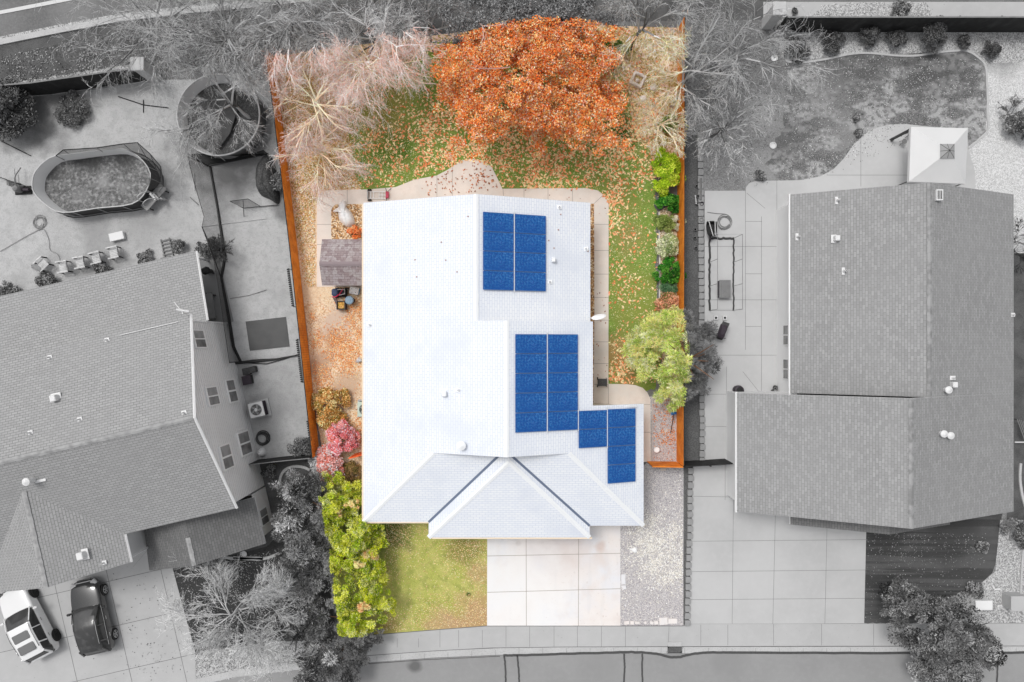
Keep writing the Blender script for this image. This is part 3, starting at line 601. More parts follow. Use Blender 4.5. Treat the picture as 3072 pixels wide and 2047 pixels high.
x, y, z = on_plane(2813, 587, zRr); mb = MB(); mb.box((x, y, z + .1), (.34, .56, .2), 0)
for k in range(3): mb.box((x - .09 + k * .09, y, z + .205), (.045, .44, .02), mi=1)
mb.build("ridge_vent", [m_vent, m_pipe], rr)

# --- left house (turned 13 degrees) ---
A13 = math.radians(13)
def LH(u, v, z): return (u * math.cos(A13) - v * math.sin(A13), u * math.sin(A13) + v * math.cos(A13), z)
def inv(x, y): return x * math.cos(A13) + y * math.sin(A13), -x * math.sin(A13) + y * math.cos(A13)
LHt = thing("house", LH(-24, 0, 0), "two-storey grey-shingled house on the left, turned at an angle with siding wall", "house")
vr, vf, ur, ul = 5.22, -5.41, -16.36, -40.0; zp, zre, zfe = 7.4, 5.0, 4.84
sN = (zp - zre) / (vr + .16); sS = (zp - zfe) / (5.25)
zLN = lambda x, y: zp - sN * (inv(x, y)[1] + .16)
zLS = lambda x, y: zp - sS * (-.16 - inv(x, y)[1])
lr = roof("roof", [[LH(ul, -.16, zp), LH(ur, -.16, zp), LH(ur, vr, zre), LH(ul, vr, zre)],
                   [LH(ul, -.16, zp), LH(ur, -.16, zp), LH(ur, vf, zfe), LH(-22.55, vf, zfe), LH(-26.1, -1.8, 6.6), LH(-29.65, vf, zfe), LH(ul, vf, zfe)]],
          [m_sh_g, m_trim_g, m_cap_g], LHt, caps=[(LH(ul, -.16, zp), LH(ur, -.16, zp))])
wr = roof("wing_roof", [[LH(-26.1, -1.8, 6.6), LH(-26.1, -6.95, 6.6), LH(-22.52, -6.95, 4.825), LH(-22.52, -5.42, 4.825)],
                        [LH(-26.1, -1.8, 6.6), LH(-26.1, -6.95, 6.6), LH(-29.68, -6.95, 4.825), LH(-29.68, -5.42, 4.825)]],
          [m_sh_g, m_trim_g, m_cap_g], LHt, caps=[(LH(-26.1, -1.9, 6.6), LH(-26.1, -6.95, 6.6))])
mb = MB(); mb.tube([LH(-22.50, -5.42, 4.84), LH(-22.50, -6.95, 4.84)], .06, 4); mb.build('rake_trim', m_vent, LHt)
mb = MB(); mb.tube([LH(-22.75, -5.2, .1), LH(-22.75, -5.2, 4.6)], .05, 4); mb.tube([LH(-22.7, -6.75, .1), LH(-22.7, -6.75, 4.6)], .07, 4); mb.build('corner_trim', m_trim_g, LHt)
zWR = lambda x, y: 6.6 - .496 * (inv(x, y)[0] + 26.1)
pr = roof("patio_roof", [[LH(-36, 4.9, 3.12), LH(-16.36, 4.9, 3.12), LH(-16.36, 9.03, 2.4), LH(-36, 9.03, 2.4)]], [m_sh_g, m_trim_g], LHt)
fr = roof("porch_roof", [[LH(-19.7, -5.35, 4.0), LH(-16.25, -5.35, 2.4), LH(-16.25, -8.06, 2.4), LH(-19.7, -8.06, 4.0)], [LH(-19.7, -5.35, 4.0), LH(-22.6, -5.35, 2.65), LH(-22.95, -8.06, 2.5), LH(-19.7, -8.06, 4.0)]],
          [m_sh_d, m_trim_g, m_cap_g], LHt, caps=[(LH(-19.7, -6.5, 4.0), LH(-19.7, -8.06, 4.0))])
walls("wall", [LH(-16.42, 4.9, 4.95), LH(-16.42, -.16, 7.25), LH(-16.42, -5.1, 4.9), LH(-22.9, -5.1, 4.7), LH(-23.0, -6.8, 4.35), LH(-26.1, -6.8, 6.4), LH(-29.2, -6.8, 4.35), LH(-29.2, -5.1, 4.8), LH(-39.6, -5.1, 4.9), LH(-39.6, 4.9, 4.95)], m_wall_g, LHt)
walls("porch_wall", [LH(-16.40, -5.2, 2.35), LH(-16.40, -7.7, 2.3), LH(-22.6, -7.7, 2.3), LH(-22.6, -5.2, 2.6)], m_wall_g, LHt)
mb = MB()      # lap siding shadow lines built as thin darker battens on the east wall
for k in range(1, 29):
    z = .25 * k; va, vb = 4.9, -5.1
    if z > 4.9: va = -.16 + (7.25 - z) / .455; vb = -.16 - (7.25 - z) / .476
    a, b = LH(-16.405, va, z), LH(-16.405, vb, z); mb.tube([a, b], .006, 4)
mb.build("siding_lap", mat("siding_lap_shadow", G(196), .8), LHt)
mb = MB(); mb.tube([LH(-16.40, 4.88, 0), LH(-16.40, 4.88, 4.95)], .05, 4); mb.tube([LH(-16.36, vr, zre), LH(-16.36, -.16, zp + .02), LH(-16.36, vf, zfe)], .07, 4)
mb.tube([LH(-16.3, 9.0, 2.4), LH(-16.3, 4.95, 3.1)], .06, 4); mb.build("corner_trim", m_trim_g, LHt)
def east(px, py, u0=-16.40):
    dx, dy = px - 1536, py - 1023.5; a = dx * math.cos(A13) - dy * math.sin(A13); k = u0 / a
    return (-dx * math.sin(A13) - dy * math.cos(A13)) * k, CAM_H - F * k
for q in ([(576, 991), (608, 989), (584, 1046), (618, 1045)], [(613, 1162), (648, 1158), (626, 1220), (658, 1216)], [(672, 1139), (698, 1137), (689, 1211), (714, 1207)],
          [(654, 1336), (685, 1330), (670, 1415), (702, 1402)], [(708, 1298), (740, 1291), (724, 1372), (758, 1360)], [(774, 1528), (798, 1521), (783, 1580), (806, 1570)]):
    R_ = [east(*p) for p in q]; va = (R_[0][0] + R_[1][0]) / 2; vb = (R_[2][0] + R_[3][0]) / 2; z1 = (R_[0][1] + R_[2][1]) / 2; z0 = (R_[1][1] + R_[3][1]) / 2
    vc, zc = (va + vb) / 2, (z0 + z1) / 2; wd, hh = va - vb, z1 - z0
    mb = MB(); c_ = LH(-16.37, vc, zc); mb.box(c_, (.07, wd, hh), A13); f = mb.build("window", m_trim_g, LHt)
    for sg, mm in ((-1, m_glass), (1, m_blind)):
        c_ = LH(-16.34, vc + sg * wd * .235, zc); p = MB(); p.box(c_, (.03, wd * .40, hh - .22), A13); p.build("pane", mm, f)
for px, py in ((322, 1020), (150, 1072), (240, 1258), (92, 1298), (553, 1238)):
    x, y, z = on_plane(px, py, zLN); pipe_vent(x, y, z, lr, .045, .4, fl=(.3, .26), rz=A13)
x, y, z = on_plane(170, 1194, zLN); box_vent(x, y, z, lr, .3, .4, A13)
x, y, z = on_plane(250, 1664, zWR); box_vent(x, y, z, wr, .34, .4, A13)
x, y, z = on_plane(312, 1688, zWR); pipe_vent(x, y, z, wr, .045, .4, rz=A13)
x, y, z = on_plane(100, 1440, zLS); mb = MB(); mb.lathe((x, y, z), [(.14, 0), (.13, .5), (.2, .52), (.2, .6), (.02, .7)], 16); mb.box((x + .3, y + .1, z - .05), (.55, .45, .04), A13); mb.build("vent_cap", m_vent, lr)
a, b = on_plane(360, 1006, zLN, .05), on_plane(534, 966, zLN, .05)
tag(MB().tube([(a[0], a[1], a[2] + .06), (b[0], b[1], b[2] + .06)], .018, 6).build("pole", m_trim_g), "thin pale pole lying on the left grey roof", "pole")
a = LH(-16.5, 5.3, 5.0); mb = MB(); mb.tube([a, (a[0], a[1], 5.7)], .03, 6); mb.tube([(a[0] - .3, a[1] + .2, 5.75), (a[0] + .3, a[1] + .1, 5.6)], .06, 6); mb.tube([(a[0], a[1], 5.6), (a[0] - .4, a[1] + .6, 5.8)], .03, 6)
tag(mb.build("antenna", m_vent), "small white antenna on the corner of the left roof", "antenna")
for vv in (8.8,):
    mb = MB(); mb.tube([LH(-16.7, vv, 0), LH(-16.7, vv, 2.35)], .06, 8); mb.tube([LH(-22, vv, 0), LH(-22, vv, 2.35)], .06, 8); mb.build("patio_post", m_trim_g, LHt)
mb = MB(); P = [LH(-30, 4.9, 0)[:2], LH(-16.0, 4.9, 0)[:2], LH(-16.0, 9.0, 0)[:2], LH(-30, 9.0, 0)[:2]]; ngon_tris(mb, P, .02, 0); struct("patio_slab", mb, mat("patio_slab_concrete", G(135), .9, [('n', 2, .4, .7, G(120), .5)]))

# --- shed ---
SH = thing("shed", (-9.8, 4.4, 0), "small shed with brown and grey mottled shingle roof against the white house", "shed")
roof("roof", [[(-10.84, 5.81, 2.2), (-8.40, 5.81, 2.2), (-8.40, 4.35, 2.80), (-10.84, 4.35, 2.80)], [(-10.84, 4.35, 2.80), (-8.40, 4.35, 2.80), (-8.40, 3.17, 2.2), (-10.84, 3.17, 2.2)]], [m_sh_b, m_wall_w, mat("brown_ridge_cap", C(150, 136, 138))], SH, caps=[((-10.84, 4.35, 2.8), (-8.42, 4.35, 2.8))], drop=.1)
walls("wall", [(-10.7, 5.65, 2.15), (-8.45, 5.65, 2.15), (-8.45, 3.35, 2.15), (-10.7, 3.35, 2.15), (-10.7, 4.35, 2.7)], m_wall_w, SH)
# ---------------- fences ----------------
m_cedar = mat("orange_cedar_boards", C(224, 132, 40, 1.3), .7, [('n', 1.5, .42, .6, C(196, 98, 20, 1.15), .7), ('n', 7, .4, .7, C(238, 156, 66, 1.3), .5)])
m_cedar_r = mat("red_cedar_boards", C(224, 96, 44, 1.4), .7, [('n', 3, .4, .7, C(170, 60, 24), .6)])
m_fgrey = mat("weathered_grey_boards", G(72), .85, [('n', 2, .4, .7, G(52), .6), ('n', 9, .5, .75, G(100), .4)])
m_fblack = mat("dark_stained_boards", G(48), .8, [('n', 3, .4, .7, G(30), .6), ('n', 1.2, .5, .7, G(74), .5, (2.2, .6, 1))])
m_rail = mat("grey_top_rail", G(135), .8, [('n', 3, .4, .7, G(112), .5)])
def fence(name, label, path, h, m_in, m_out, m_top, side=1, gap=.008, bw=.14, posts=True, topw=.045, face_off=.03):
    P = [W(a, b)[:2] for a, b in path]; t = thing(name, (P[0][0], P[0][1], 0), label, "fence")
    for i in range(len(P) - 1):
        a, b = Vector(P[i]), Vector(P[i + 1]); L_ = (b - a).length; d_ = (b - a) / L_; n = Vector((-d_.y, d_.x)) * side; ang = math.atan2(d_.y, d_.x)
        mb = MB(); k = int(L_ / bw)
        for j in range(k):
            c = a + d_ * (L_ * (j + .5) / k) + n * .012; hh = h - .03 + random.uniform(-.012, .012)
            mb.box((c.x, c.y, hh / 2 + .02), (L_ / k - gap, .018, hh), ang + random.uniform(-.01, .01))
        mb.build("board_panel", m_in, t)
        mb = MB(); c = (a + b) / 2 - n * .012; mb.box((c.x, c.y, h / 2), (L_, .02, h - .1), ang); mb.build("back_panel", m_out, t)
        mb = MB(); c = (a + b) / 2 - n * .02
        mb.box((c.x, c.y, h + .012), (L_, topw, .035), ang); mb.build("top_rail", m_top, t)
        if posts:
            for j in range(int(L_ / 2.4) + 1):
                c = a + d_ * min(j * 2.4, L_) - n * .065; mb = MB(); mb.box((c.x, c.y, h / 2), (.09, .09, h), ang, bev=.01); mb.build("post", m_out, t)
    return t
fence("cedar_fence", "long orange cedar fence along the left edge of the coloured lot", [(819, 170), (841, 320), (863, 500), (892, 745), (920, 1000), (941, 1200), (958, 1362)], 1.55, m_cedar, m_fgrey, m_fblack, 1, posts=False)
fence("cedar_fence", "straight orange cedar fence along the right edge of the coloured lot", [(2033, 90), (2032, 700), (2030, 1384)], 1.8, m_cedar, m_fgrey, m_fblack, -1, posts=False)
fence("cedar_fence", "short orange cedar fence and gate beside the garage gravel", [(1940, 1385), (1954, 1385), (2029, 1386)], 1.8, m_cedar, m_fgrey, m_cedar, 1, posts=False)
fence("cedar_fence", "short reddish cedar fence between pink shrubs and white house", [(1064, 1362), (1110, 1350)], 1.7, m_cedar_r, m_cedar_r, m_cedar_r, 1, posts=False)
fence("board_fence", "dark board fence with leaning planks between left house and lot fence", [(766, 1381), (850, 1371), (952, 1361)], 1.7, m_fblack, m_fblack, m_rail, 1)
fence("board_fence", "short dark fence between the right lot fence and garage wall", [(2036, 1385), (2110, 1381), (2174, 1377)], 1.7, m_fblack, m_fblack, m_fblack, 1)
fence("board_fence", "dark board fence behind the left yard under bare trees", [(-60, 300), (150, 283), (455, 240)], 1.9, m_fblack, m_fgrey, m_rail, -1, topw=.08)
fence("board_fence", "dark board fence behind the upper right lawn and shrubs", [(2325, 97), (2700, 97), (3120, 97)], 2.05, m_fblack, m_fgrey, m_rail, -1, topw=.08)
m_stone = mat("pale_pillar_stone", G(200), .85, [('n', 3, .4, .7, G(178), .5)])
for px, py, lb in ((466, 232, "pale square stone pillar at the end of the upper left fence"), (2300, 74, "pale square stone pillar at the end of the upper right fence")):
    x, y, _ = W(px, py); t = thing("stone_pillar", (x, y, 0), lb, "pillar", "stone fence pillars")
    MB().box((x, y, 1.05), (.62, .62, 2.1), bev=.02).build("shaft", m_stone, t); MB().box((x, y, 2.16), (.78, .78, .12), bev=.03).build("cap", m_stone, t)
m_blk = mat("black_plastic", G(38), .5)
for i, (pa, pb, lb) in enumerate((((864, 806), (879, 920), "black slatted trellis strip beside the dark mat"), ((891, 1018), (906, 1148), "black slatted trellis strip where the folded net meets the fence"), ((923, 1262), (931, 1322), "shortest black trellis strip near the pink trees"))):
    mb = MB(); a, b = Vector(W(*pa, 1.5)), Vector(W(*pb, 1.5)); k = int((b - a).length / .12)
    for j in range(k): c = a.lerp(b, (j + .5) / k); mb.box(c, (.16, .09, .03), .15)
    mb.tube([a, b], .02, 4); mb.tube([(a.x + .06, a.y, a.z), (b.x + .06, b.y, b.z)], .02, 4)
    for q in (a, b): mb.tube([q, (q.x, q.y, 0)], .02, 4)
    tag(mb.build("trellis", m_blk), lb, "trellis", "black trellis strips on the fence")
# retaining blocks
m_block = mat("grey_concrete_block", G(158), .9, [('n', 4, .4, .7, G(140), .5), ('n', 30, .5, .7, G(128), .4)])
def block_mb():
    mb = MB(); mb.prism([(-.16, -.18), (-.05, -.19), (.14, -.17), (.17, -.10), (.17, .10), (.14, .17), (-.05, .19), (-.16, .18)], 0, .15); return mb
bp = None
def ORD(k): return str(k) + ("th" if 10 <= k % 100 <= 20 else {1: "st", 2: "nd", 3: "rd"}.get(k % 10, "th"))
def blocks(x0, y0, x1, y1, label, grp):
    global bp
    n = int(abs(y1 - y0) / 20.0)
    for i in range(n):
        t = i / max(1, n - 1); x, y, _ = W(x0 + (x1 - x0) * t + random.uniform(-1.2, 1.2), y0 + (y1 - y0) * t, 0)
        if bp is None: bp = block_mb().build("edging_block", m_block, bevel=.012); o = bp
        else: o = bp.copy(); COL.objects.link(o)
        o.location = (x, y, .004); o.rotation_euler = (0, 0, random.uniform(-.07, .07)); tag(o, label % ORD(i + 1), "edging block", grp)
blocks(2100, 415, 2106, 1382, "grey edging block, %s from the top of the long row beside the patio", "edging blocks beside the right patio")
blocks(2072, 1412, 2062, 1868, "grey edging block, %s from the top of the row beside the right driveway", "edging blocks beside the right driveway")
# storm drain
x, y, _ = W(2024, 1949); t = thing("storm_drain", (x, y, 0), "metal storm drain grate set in the gutter by the road", "drain")
MB().box((x, y, .024), (.86, .42, .02)).build("drain_pit", m_pipe, t)
mb = MB(); a = .65
for k in range(-7, 8):
    cx = x + k * .058; mb.box((cx, y, .042), (.018, .40, .016), -.6)
mb.box((x, y - .21, .04), (.88, .03, .03)); mb.box((x, y + .21, .04), (.88, .03, .03)); mb.box((x - .43, y, .04), (.03, .45, .03)); mb.box((x + .43, y, .04), (.03, .45, .03)); mb.build("grate", m_rail, t)
MB().box((x, y + .34, .055), (.84, .26, .05), bev=.01).build("curb_inlet", m_kerb, t)

# ---------------- things on the lot ----------------
m_wht = mat("white_plastic", C(255, 255, 255, 1.1), .5); m_redp = mat("red_plastic", C(196, 40, 80), .4); m_gal = mat("blue_grey_lid", C(140, 166, 186), .5, [('n', 12, .4, .7, C(110, 138, 164), .5)]); m_dpl = mat("dark_can_plastic", C(58, 50, 58), .5)
m_tan = mat("leaf_filled_top", C(222, 168, 92), .9, [('v', 18, [C(236, 190, 110), C(200, 130, 60), C(226, 176, 120), C(170, 140, 40)], .9)])
# white tarp
def blob(name, px, py, pts, hgt, m, label, cat, z0=.03, jag=.04, seed=1):
    rnd = random.Random(seed); q = smooth_path([W(a, b)[:2] for a, b in pts], True, 4); cx, cy, _ = W(px, py); mb = MB(); vs = []; fs = []; n = len(q); K = 5
    for j in range(K + 1):
        s_ = 1 - (j / K) ** 1.4 * .93; hz = z0 + hgt * math.sin(min(1, j / K * 1.15) * math.pi / 2)
        for i, p in enumerate(q): vs.append((cx + (p[0] - cx) * s_, cy + (p[1] - cy) * s_, hz + (rnd.uniform(-1, 1) * jag if 0 < j else -z0 + .005)))
    for j in range(K): fs += [(j * n + i, j * n + (i + 1) % n, (j + 1) * n + (i + 1) % n, (j + 1) * n + i) for i in range(n)]
    fs.append(tuple(range(K * n, (K + 1) * n))); mb.grid(vs, fs)
    a = sum(q[i][0] * q[(i + 1) % n][1] - q[(i + 1) % n][0] * q[i][1] for i in range(n))
    if a < 0: mb.f = [f[::-1] for f in mb.f]
    return tag(mb.build(name, m, smooth=True), label, cat)
tw = blob("white_tarp", 1040, 645, [(1033, 601), (1040, 612), (1040, 622), (1056, 640), (1065, 665), (1062, 675), (1048, 682), (1036, 678), (1020, 664), (1015, 640), (1018, 632), (1005, 637), (998, 634), (1015, 622), (1018, 608)], .55, m_wht, "crumpled white tarp over an object on gravel beside the shed", "tarp", seed=4, z0=.04)
# hand truck
hx, hy, _ = W(1138, 587); t = thing("hand_truck", (hx, hy, 0), "white hand truck with red handles lying on the back path", "hand truck")
mb = MB(); R0 = .04
for s_ in (-.20, .20): mb.tube([(hx - .62, hy + s_ * .95, .16), (hx + .45, hy + s_, .14)], .02, 8)
for xx in (-.5, -.32, .02, .2): mb.tube([(hx + xx, hy - .2, .15), (hx + xx, hy + .2, .15)], .016, 6)
mb.tube([(hx + .02, hy, .16), (hx + .45, hy, .16)], .02, 6); mb.build("frame", m_wht, t)
MB().box((hx - .66, hy, .18), (.05, .44, .26)).build("toe_plate", mat("grey_metal", G(170), .4), t)
for s_ in (-.31, .30):
    wb = MB(); wb.tube([(hx - .56, hy + s_ - .04, .13), (hx - .56, hy + s_ + .04, .13)], .125, 14); wb.build("wheel", m_blk, t)
mb = MB(); mb.tube([(hx + .42, hy - .2, .16), (hx + .56, hy - .16, .2), (hx + .58, hy + .16, .2), (hx + .42, hy + .2, .16)], .035, 6); mb.box((hx + .48, hy, .2), (.12, .34, .05)); mb.build("handle", m_redp, t)
mb = MB()
for a, b in (((.5, .15), (.72, .42)), ((.5, .1), (.38, .44)), ((.5, -.15), (.38, -.44))): mb.tube([(hx + a[0], hy + a[1], .22), (hx + b[0], hy + b[1], .05)], .016, 5)
mb.build("strap", m_blk, t)
# mower
mx, my, _ = W(1019, 878, .4); t = thing("lawn_mower", (mx, my, 0), "black and red lawn mower with grass bag beside the shed", "lawn mower")
mb = MB(); mb.box((mx + .1, my, .28), (.62, .5, .2), bev=.08); mb.build("deck", m_blk, t)
mb = MB(); mb.box((mx - .26, my + .0, .42), (.40, .44, .30), bev=.08); mb.build("grass_bag", mat("blue_grey_fabric", C(72, 84, 112), .8), t)
mb = MB(); mb.lathe((mx + .16, my, .36), [(.17, 0), (.17, .12), (.12, .17), (.02, .18)], 14); mb.build("engine", m_dpl, t)
mb = MB(); mb.tube([(mx - .2, my - .26, .5), (mx + .05, my - .1, .6), (mx + .25, my + .2, .66)], .035, 6); mb.tube([(mx - .45, my - .27, .45), (mx - .2, my - .26, .5)], .035, 6); mb.build("cover_bar", m_redp, t)
mb = MB(); mb.tube([(mx - .1, my + .18, .5), (mx + .38, my + .14, .75), (mx + .38, my - .1, .75), (mx - .1, my - .18, .5)], .014, 6); mb.build("handle", m_wht, t)
for a in (-1, 1):
    for b in (-.22, .36): MB().tube([(mx + b, my + a * .27 - .03, .12), (mx + b, my + a * .27 + .03, .12)], .12, 14).build("wheel", m_dpl, t)
# cooler, can, tub
x, y, _ = W(1062, 872, .42); t = thing("cooler_box", (x, y, 0), "white-lidded blue cooler box beside the shed", "cooler")
MB().box((x, y, .18), (.52, .42, .36), -.2, bev=.06).build("body", mat("blue_plastic", C(70, 150, 205), .5), t)
mb = MB(); mb.box((x, y, .40), (.55, .45, .08), -.2, bev=.05)
for a, b in ((-.13, .1), (.12, .12), (-.12, -.1), (.1, -.12)): mb.lathe((x + a, y + b, .44), [(.025, 0), (.02, .006)], 8, 1)
mb.build("lid", [m_wht, m_rail], t)
x, y, _ = W(1048, 901, .65); t = thing("trash_can", (x, y, 0), "round dark trash can with blue-grey lid", "trash can")
MB().lathe((x, y, 0), [(.20, 0), (.235, .62), (.25, .64)], 20).build("body", m_dpl, t); MB().lathe((x, y, .64), [(.25, 0), (.255, .03), (.2, .07), (.02, .08)], 20).build("lid", m_gal, t)
x, y, _ = W(1023, 916, .5); t = thing("garden_tub", (x, y, 0), "square dark tub heaped with tan leaves", "tub")
mb = MB()
for a, b, c, d_ in ((-.24, 0, .04, .52), (.24, 0, .04, .52), (0, -.24, .44, .04), (0, .24, .44, .04)): mb.box((x + a, y + b, .28), (c, d_, .56))
mb.build("body", m_dpl, t); MB().box((x, y, .24), (.44, .44, .46), bev=.06).build("leaf_fill", m_tan, t)
x, y, _ = W(1004, 905); mb = MB(); mb.prism([(x - .12, y + .25), (x + .14, y + .2), (x + .22, y - .12), (x + .1, y - .2)], .004, .05); tag(mb.build("doormat", mat("grey_mat", C(120, 106, 106), .9)), "small grey-brown mat on the gravel beside the leaf tub", "mat")
# AC units
def ac(px, py, label, m, rz, s=.85, h=.85, body=None):
    x, y, _ = W(px, py, h); t = thing("air_conditioner", (x, y, 0), label, "air conditioner"); hs_ = s / 2
    MB().box((x, y, .05), (s + .3, s + .2, .1), rz).build("pad", m_conc, t)
    mb = MB(); mb.box((x, y, .1 + (h - .2) / 2), (s - .04, s - .04, h - .2), rz)
    for k in range(9): mb.box((x, y, .16 + k * .07), (s, s, .02), rz)
    mb.build("coil_body", body or m_dpl, t)
    mb = MB(); mb.box((x, y, h - .05), (s + .02, s + .02, .08), rz, bev=.03); mb.build("top_panel", m, t)
    mb = MB(); mb.lathe((x, y, h - .008), [(.33, 0), (.33, .006)], 26); mb.build("fan_well", m_pipe, t)
    mb = MB()
    for k in range(5):
        a = k * 1.2566; mb.box((x + .17 * math.cos(a), y + .17 * math.sin(a), h + .004), (.26, .10, .006), a + .3)
    mb.build("fan", m_rail, t)
    mb = MB(); mb.lathe((x, y, h + .02), [(.10, 0), (.08, .03)], 14)
    for r in (.16, .23, .30): mb.tube([(x + r * math.cos(i * .314), y + r * math.sin(i * .314), h + .02) for i in range(20)], .006, 4, closed=True)
    mb.build("grille", m, t)
ac(768, 1230, "pale air conditioner unit beside the left house siding", mat("pale_unit_paint", G(214), .6), A13)
ac(1094, 1229, "greenish air conditioner half hidden under the white roof edge", mat("greenish_unit_paint", C(200, 214, 200), .6), 0, body=mat("green_grille", C(70, 100, 84), .7))
# satellite dish
dx_, dy_, dz_ = W(1797, 950, 3.2); t = thing("satellite_dish", (4.3, dy_ - .1, 2.8), "white satellite dish beside the roof edge above the path", "satellite dish")
mb = MB(); vs = []; fs = []; n = 24
for j, r in enumerate((.02, .2, .33, .42)):
    for i in range(n):
        a = 2 * math.pi * i / n; lx, ly, lz = r * math.cos(a), r * math.sin(a) * .8, (r * r) * .5
        # dish axis points mostly sideways (south-east, raised a little)
        vs.append((dx_ + lx * .97 - lz * .10, dy_ + ly * .45 + lx * .20 - lz * .3, dz_ - ly * .75 - lz * .2))
for j in range(3): fs += [(j * n + i, j * n + (i + 1) % n, (j + 1) * n + (i + 1) % n, (j + 1) * n + i) for i in range(n)]
fs.append(tuple(range(n))); mb.grid(vs, fs); o = mb.build("dish", m_wht, t, smooth=True); sm = o.modifiers.new("t", 'SOLIDIFY'); sm.thickness = .02
mb = MB(); mb.tube([(4.35, dy_ - .08, 2.85), (dx_, dy_, dz_)], .025, 6); mb.build("arm", m_vent, t)
# cart by the path, rake, buckets, pavers
x, y, _ = W(1807, 1148, .5); t = thing("garden_cart", (x, y, 0), "dark mesh garden cart on the path by the patio corner", "cart")
MB().box((x, y, .42), (.52, .44, .05)).build("tray", mat("dark_mesh", G(92), .8, [('n', 20, .4, .6, G(70), .6)]), t)
mb = MB()
for a in (-1, 1): mb.tube([(x + a * .27, y + .25, .0), (x + a * .27, y + .25, .52), (x + a * .27, y - .25, .52), (x + a * .27, y - .25, 0)], .015, 5)
mb.build("frame", m_blk, t)
for b in (-.22, .22): MB().tube([(x - .26, y + b, .08), (x - .21, y + b, .08)], .08, 12).build("wheel", m_blk, t)
x, y, _ = W(2020, 1240); t = thing("broom", (x, y, 0), "blue-headed broom leaning near the orange fence", "broom")
MB().box((x, y, .1), (.34, .16, .14), .1, bev=.03).build("head", mat("blue_brush", C(60, 120, 190), .6), t); MB().tube([(x, y - .05, .15), (x - .2, y - 1.15, .18)], .02, 6).build("handle", m_blk, t)
x, y, _ = W(1970, 1350, .3); t = thing("bucket", (x, y, 0), "round white bucket on gravel behind the short cedar gate", "bucket")
MB().lathe((x, y, 0), [(.13, 0), (.16, .3), (.17, .31)], 18).build("body", m_wht, t); MB().lathe((x, y, .31), [(.17, 0), (.16, .03), (.02, .03)], 18).build("lid", m_wht, t)
m_pav = mat("pale_paver", C(216, 204, 194), .85, [('n', 3, .4, .7, C(196, 184, 174), .5)])
def paver(px, py, w_, h_, rz, lb, grp=None, m=None, z=.05): x, y, _ = W(px, py); tag(MB().box((x, y, z / 2 + .012), (w_, h_, z), rz, bev=.01).build("paver", m or m_pav), lb, "paver", grp)
paver(1976, 1195, .58, .58, .02, "square beige paver between patio corner and pine tree")
paver(1990, 1408, .32, .18, 0, "small pale paver outside the short cedar gate")
paver(1998, 1293, .26, .16, .9, "small pale stone slab on leafy gravel near the broom")
paver(1870, 1738, .26, .60, 0, "long pale flagstone beside the driveway edge", "flagstones by the driveway", m_conc_l)
paver(1871, 1762, .28, .24, .2, "stubby pale flagstone beside the driveway edge", "flagstones by the driveway", m_conc_l)
for i, (px, w_, h_, rz) in enumerate(((1880, .3, .2, .1), (1896, .22, .2, -.1), (1912, .28, .16, 0), (1936, .16, .14, .3), (1955, .2, .16, -.2), (1968, .24, .2, .1), (1990, .5, .42, .08), (2018, .55, .3, 0))):
    paver(px, 1868 if px < 1985 else 1863, w_, h_, rz, "small pale rubble slab, %s from the left at the front of the side gravel" % ORD(i + 1) if px < 1985 else ("largest squarish pale rubble slab at the front of the side gravel" if px == 1990 else "long pale rubble slab nearest the right blocks"), "rubble slabs along the gravel front", m_conc_l, .06)
blob("plastic_sheet", 1905, 1649, [(1888, 1647), (1898, 1644), (1905, 1640), (1911, 1648), (1910, 1656), (1904, 1659), (1898, 1655)], .12, m_wht, "small crumpled white plastic sheet on the side gravel", "plastic sheet", seed=2, jag=.02)
# square stone fountain, rock, bird figure
x, y, _ = W(1914, 238, .3); t = thing("stone_planter", (x, y, 0), "square weathered white stone planter near the orange maple", "planter")
mb = MB(); ms = mat("weathered_white_stone", C(250, 240, 230), .9, [('n', 6, .4, .7, C(196, 178, 166), .5)])
rz = -.45
for a, b, c, d_ in ((-.32, 0, .16, .80), (.32, 0, .16, .80), (0, -.32, .5, .16), (0, .32, .5, .16)):
    mb.box((x + a * math.cos(rz) - b * math.sin(rz), y + a * math.sin(rz) + b * math.cos(rz), .18), (c, d_, .36), rz, bev=.04)
mb.build("rim", ms, t, bevel=.0); MB().box((x, y, .1), (.5, .5, .18), rz).build("fill", m_litter, t); MB().lathe((x - .03, y - .05, .15), [(.13, 0), (.12, .12), (.05, .2)], 12).build("pedestal", ms, t)
def rock(px, py, r, lb, m, seed=0, cat="rock"):
    rnd = random.Random(seed); x, y, _ = W(px, py); mb = MB(); mb.lathe((x, y, 0), [(r, 0), (r * 1.05, r * .35), (r * .7, r * .8), (r * .1, r * .9)], 9)
    mb.v = [(a + rnd.uniform(-.12, .12) * r, b + rnd.uniform(-.12, .12) * r, max(0, c + rnd.uniform(-.1, .1) * r)) for a, b, c in mb.v]; tag(mb.build("rock", m), lb, cat)
rock(1929, 297, .20, "pale rough rock below the square stone planter", ms, 3)
rock(2900, 1846, .5, "large pale boulder at the front corner under the conifer", m_kerb, 5)
rock(1960, 262, .22, "cream rock beside the bare bush near the right fence", ms, 9)
x, y, _ = W(1075, 1081, .4); t = thing("bird_figure", (x, y, 0), "small pale bird garden figure by the left house wall", "garden figure")
mb = MB(); mb.tube([(x - .22, y - .1, .12), (x, y, .28), (x + .16, y - .02, .3), (x + .22, y, .46)], [.03, .13, .09, .035], 8); mb.build("body", mat("pale_figure", C(206, 204, 206)), t, smooth=True)
mb = MB(); mb.prism([(x - .05, y), (x + .1, y), (x + .02, y + .26)], .28, .31); mb.prism([(x - .05, y), (x + .1, y), (x - .05, y - .2)], .28, .31); mb.build("wing", mat("grey_wing", C(180, 182, 188)), t)
MB().tube([(x, y, 0), (x, y, .25)], .012, 5).build("leg", m_blk, t)
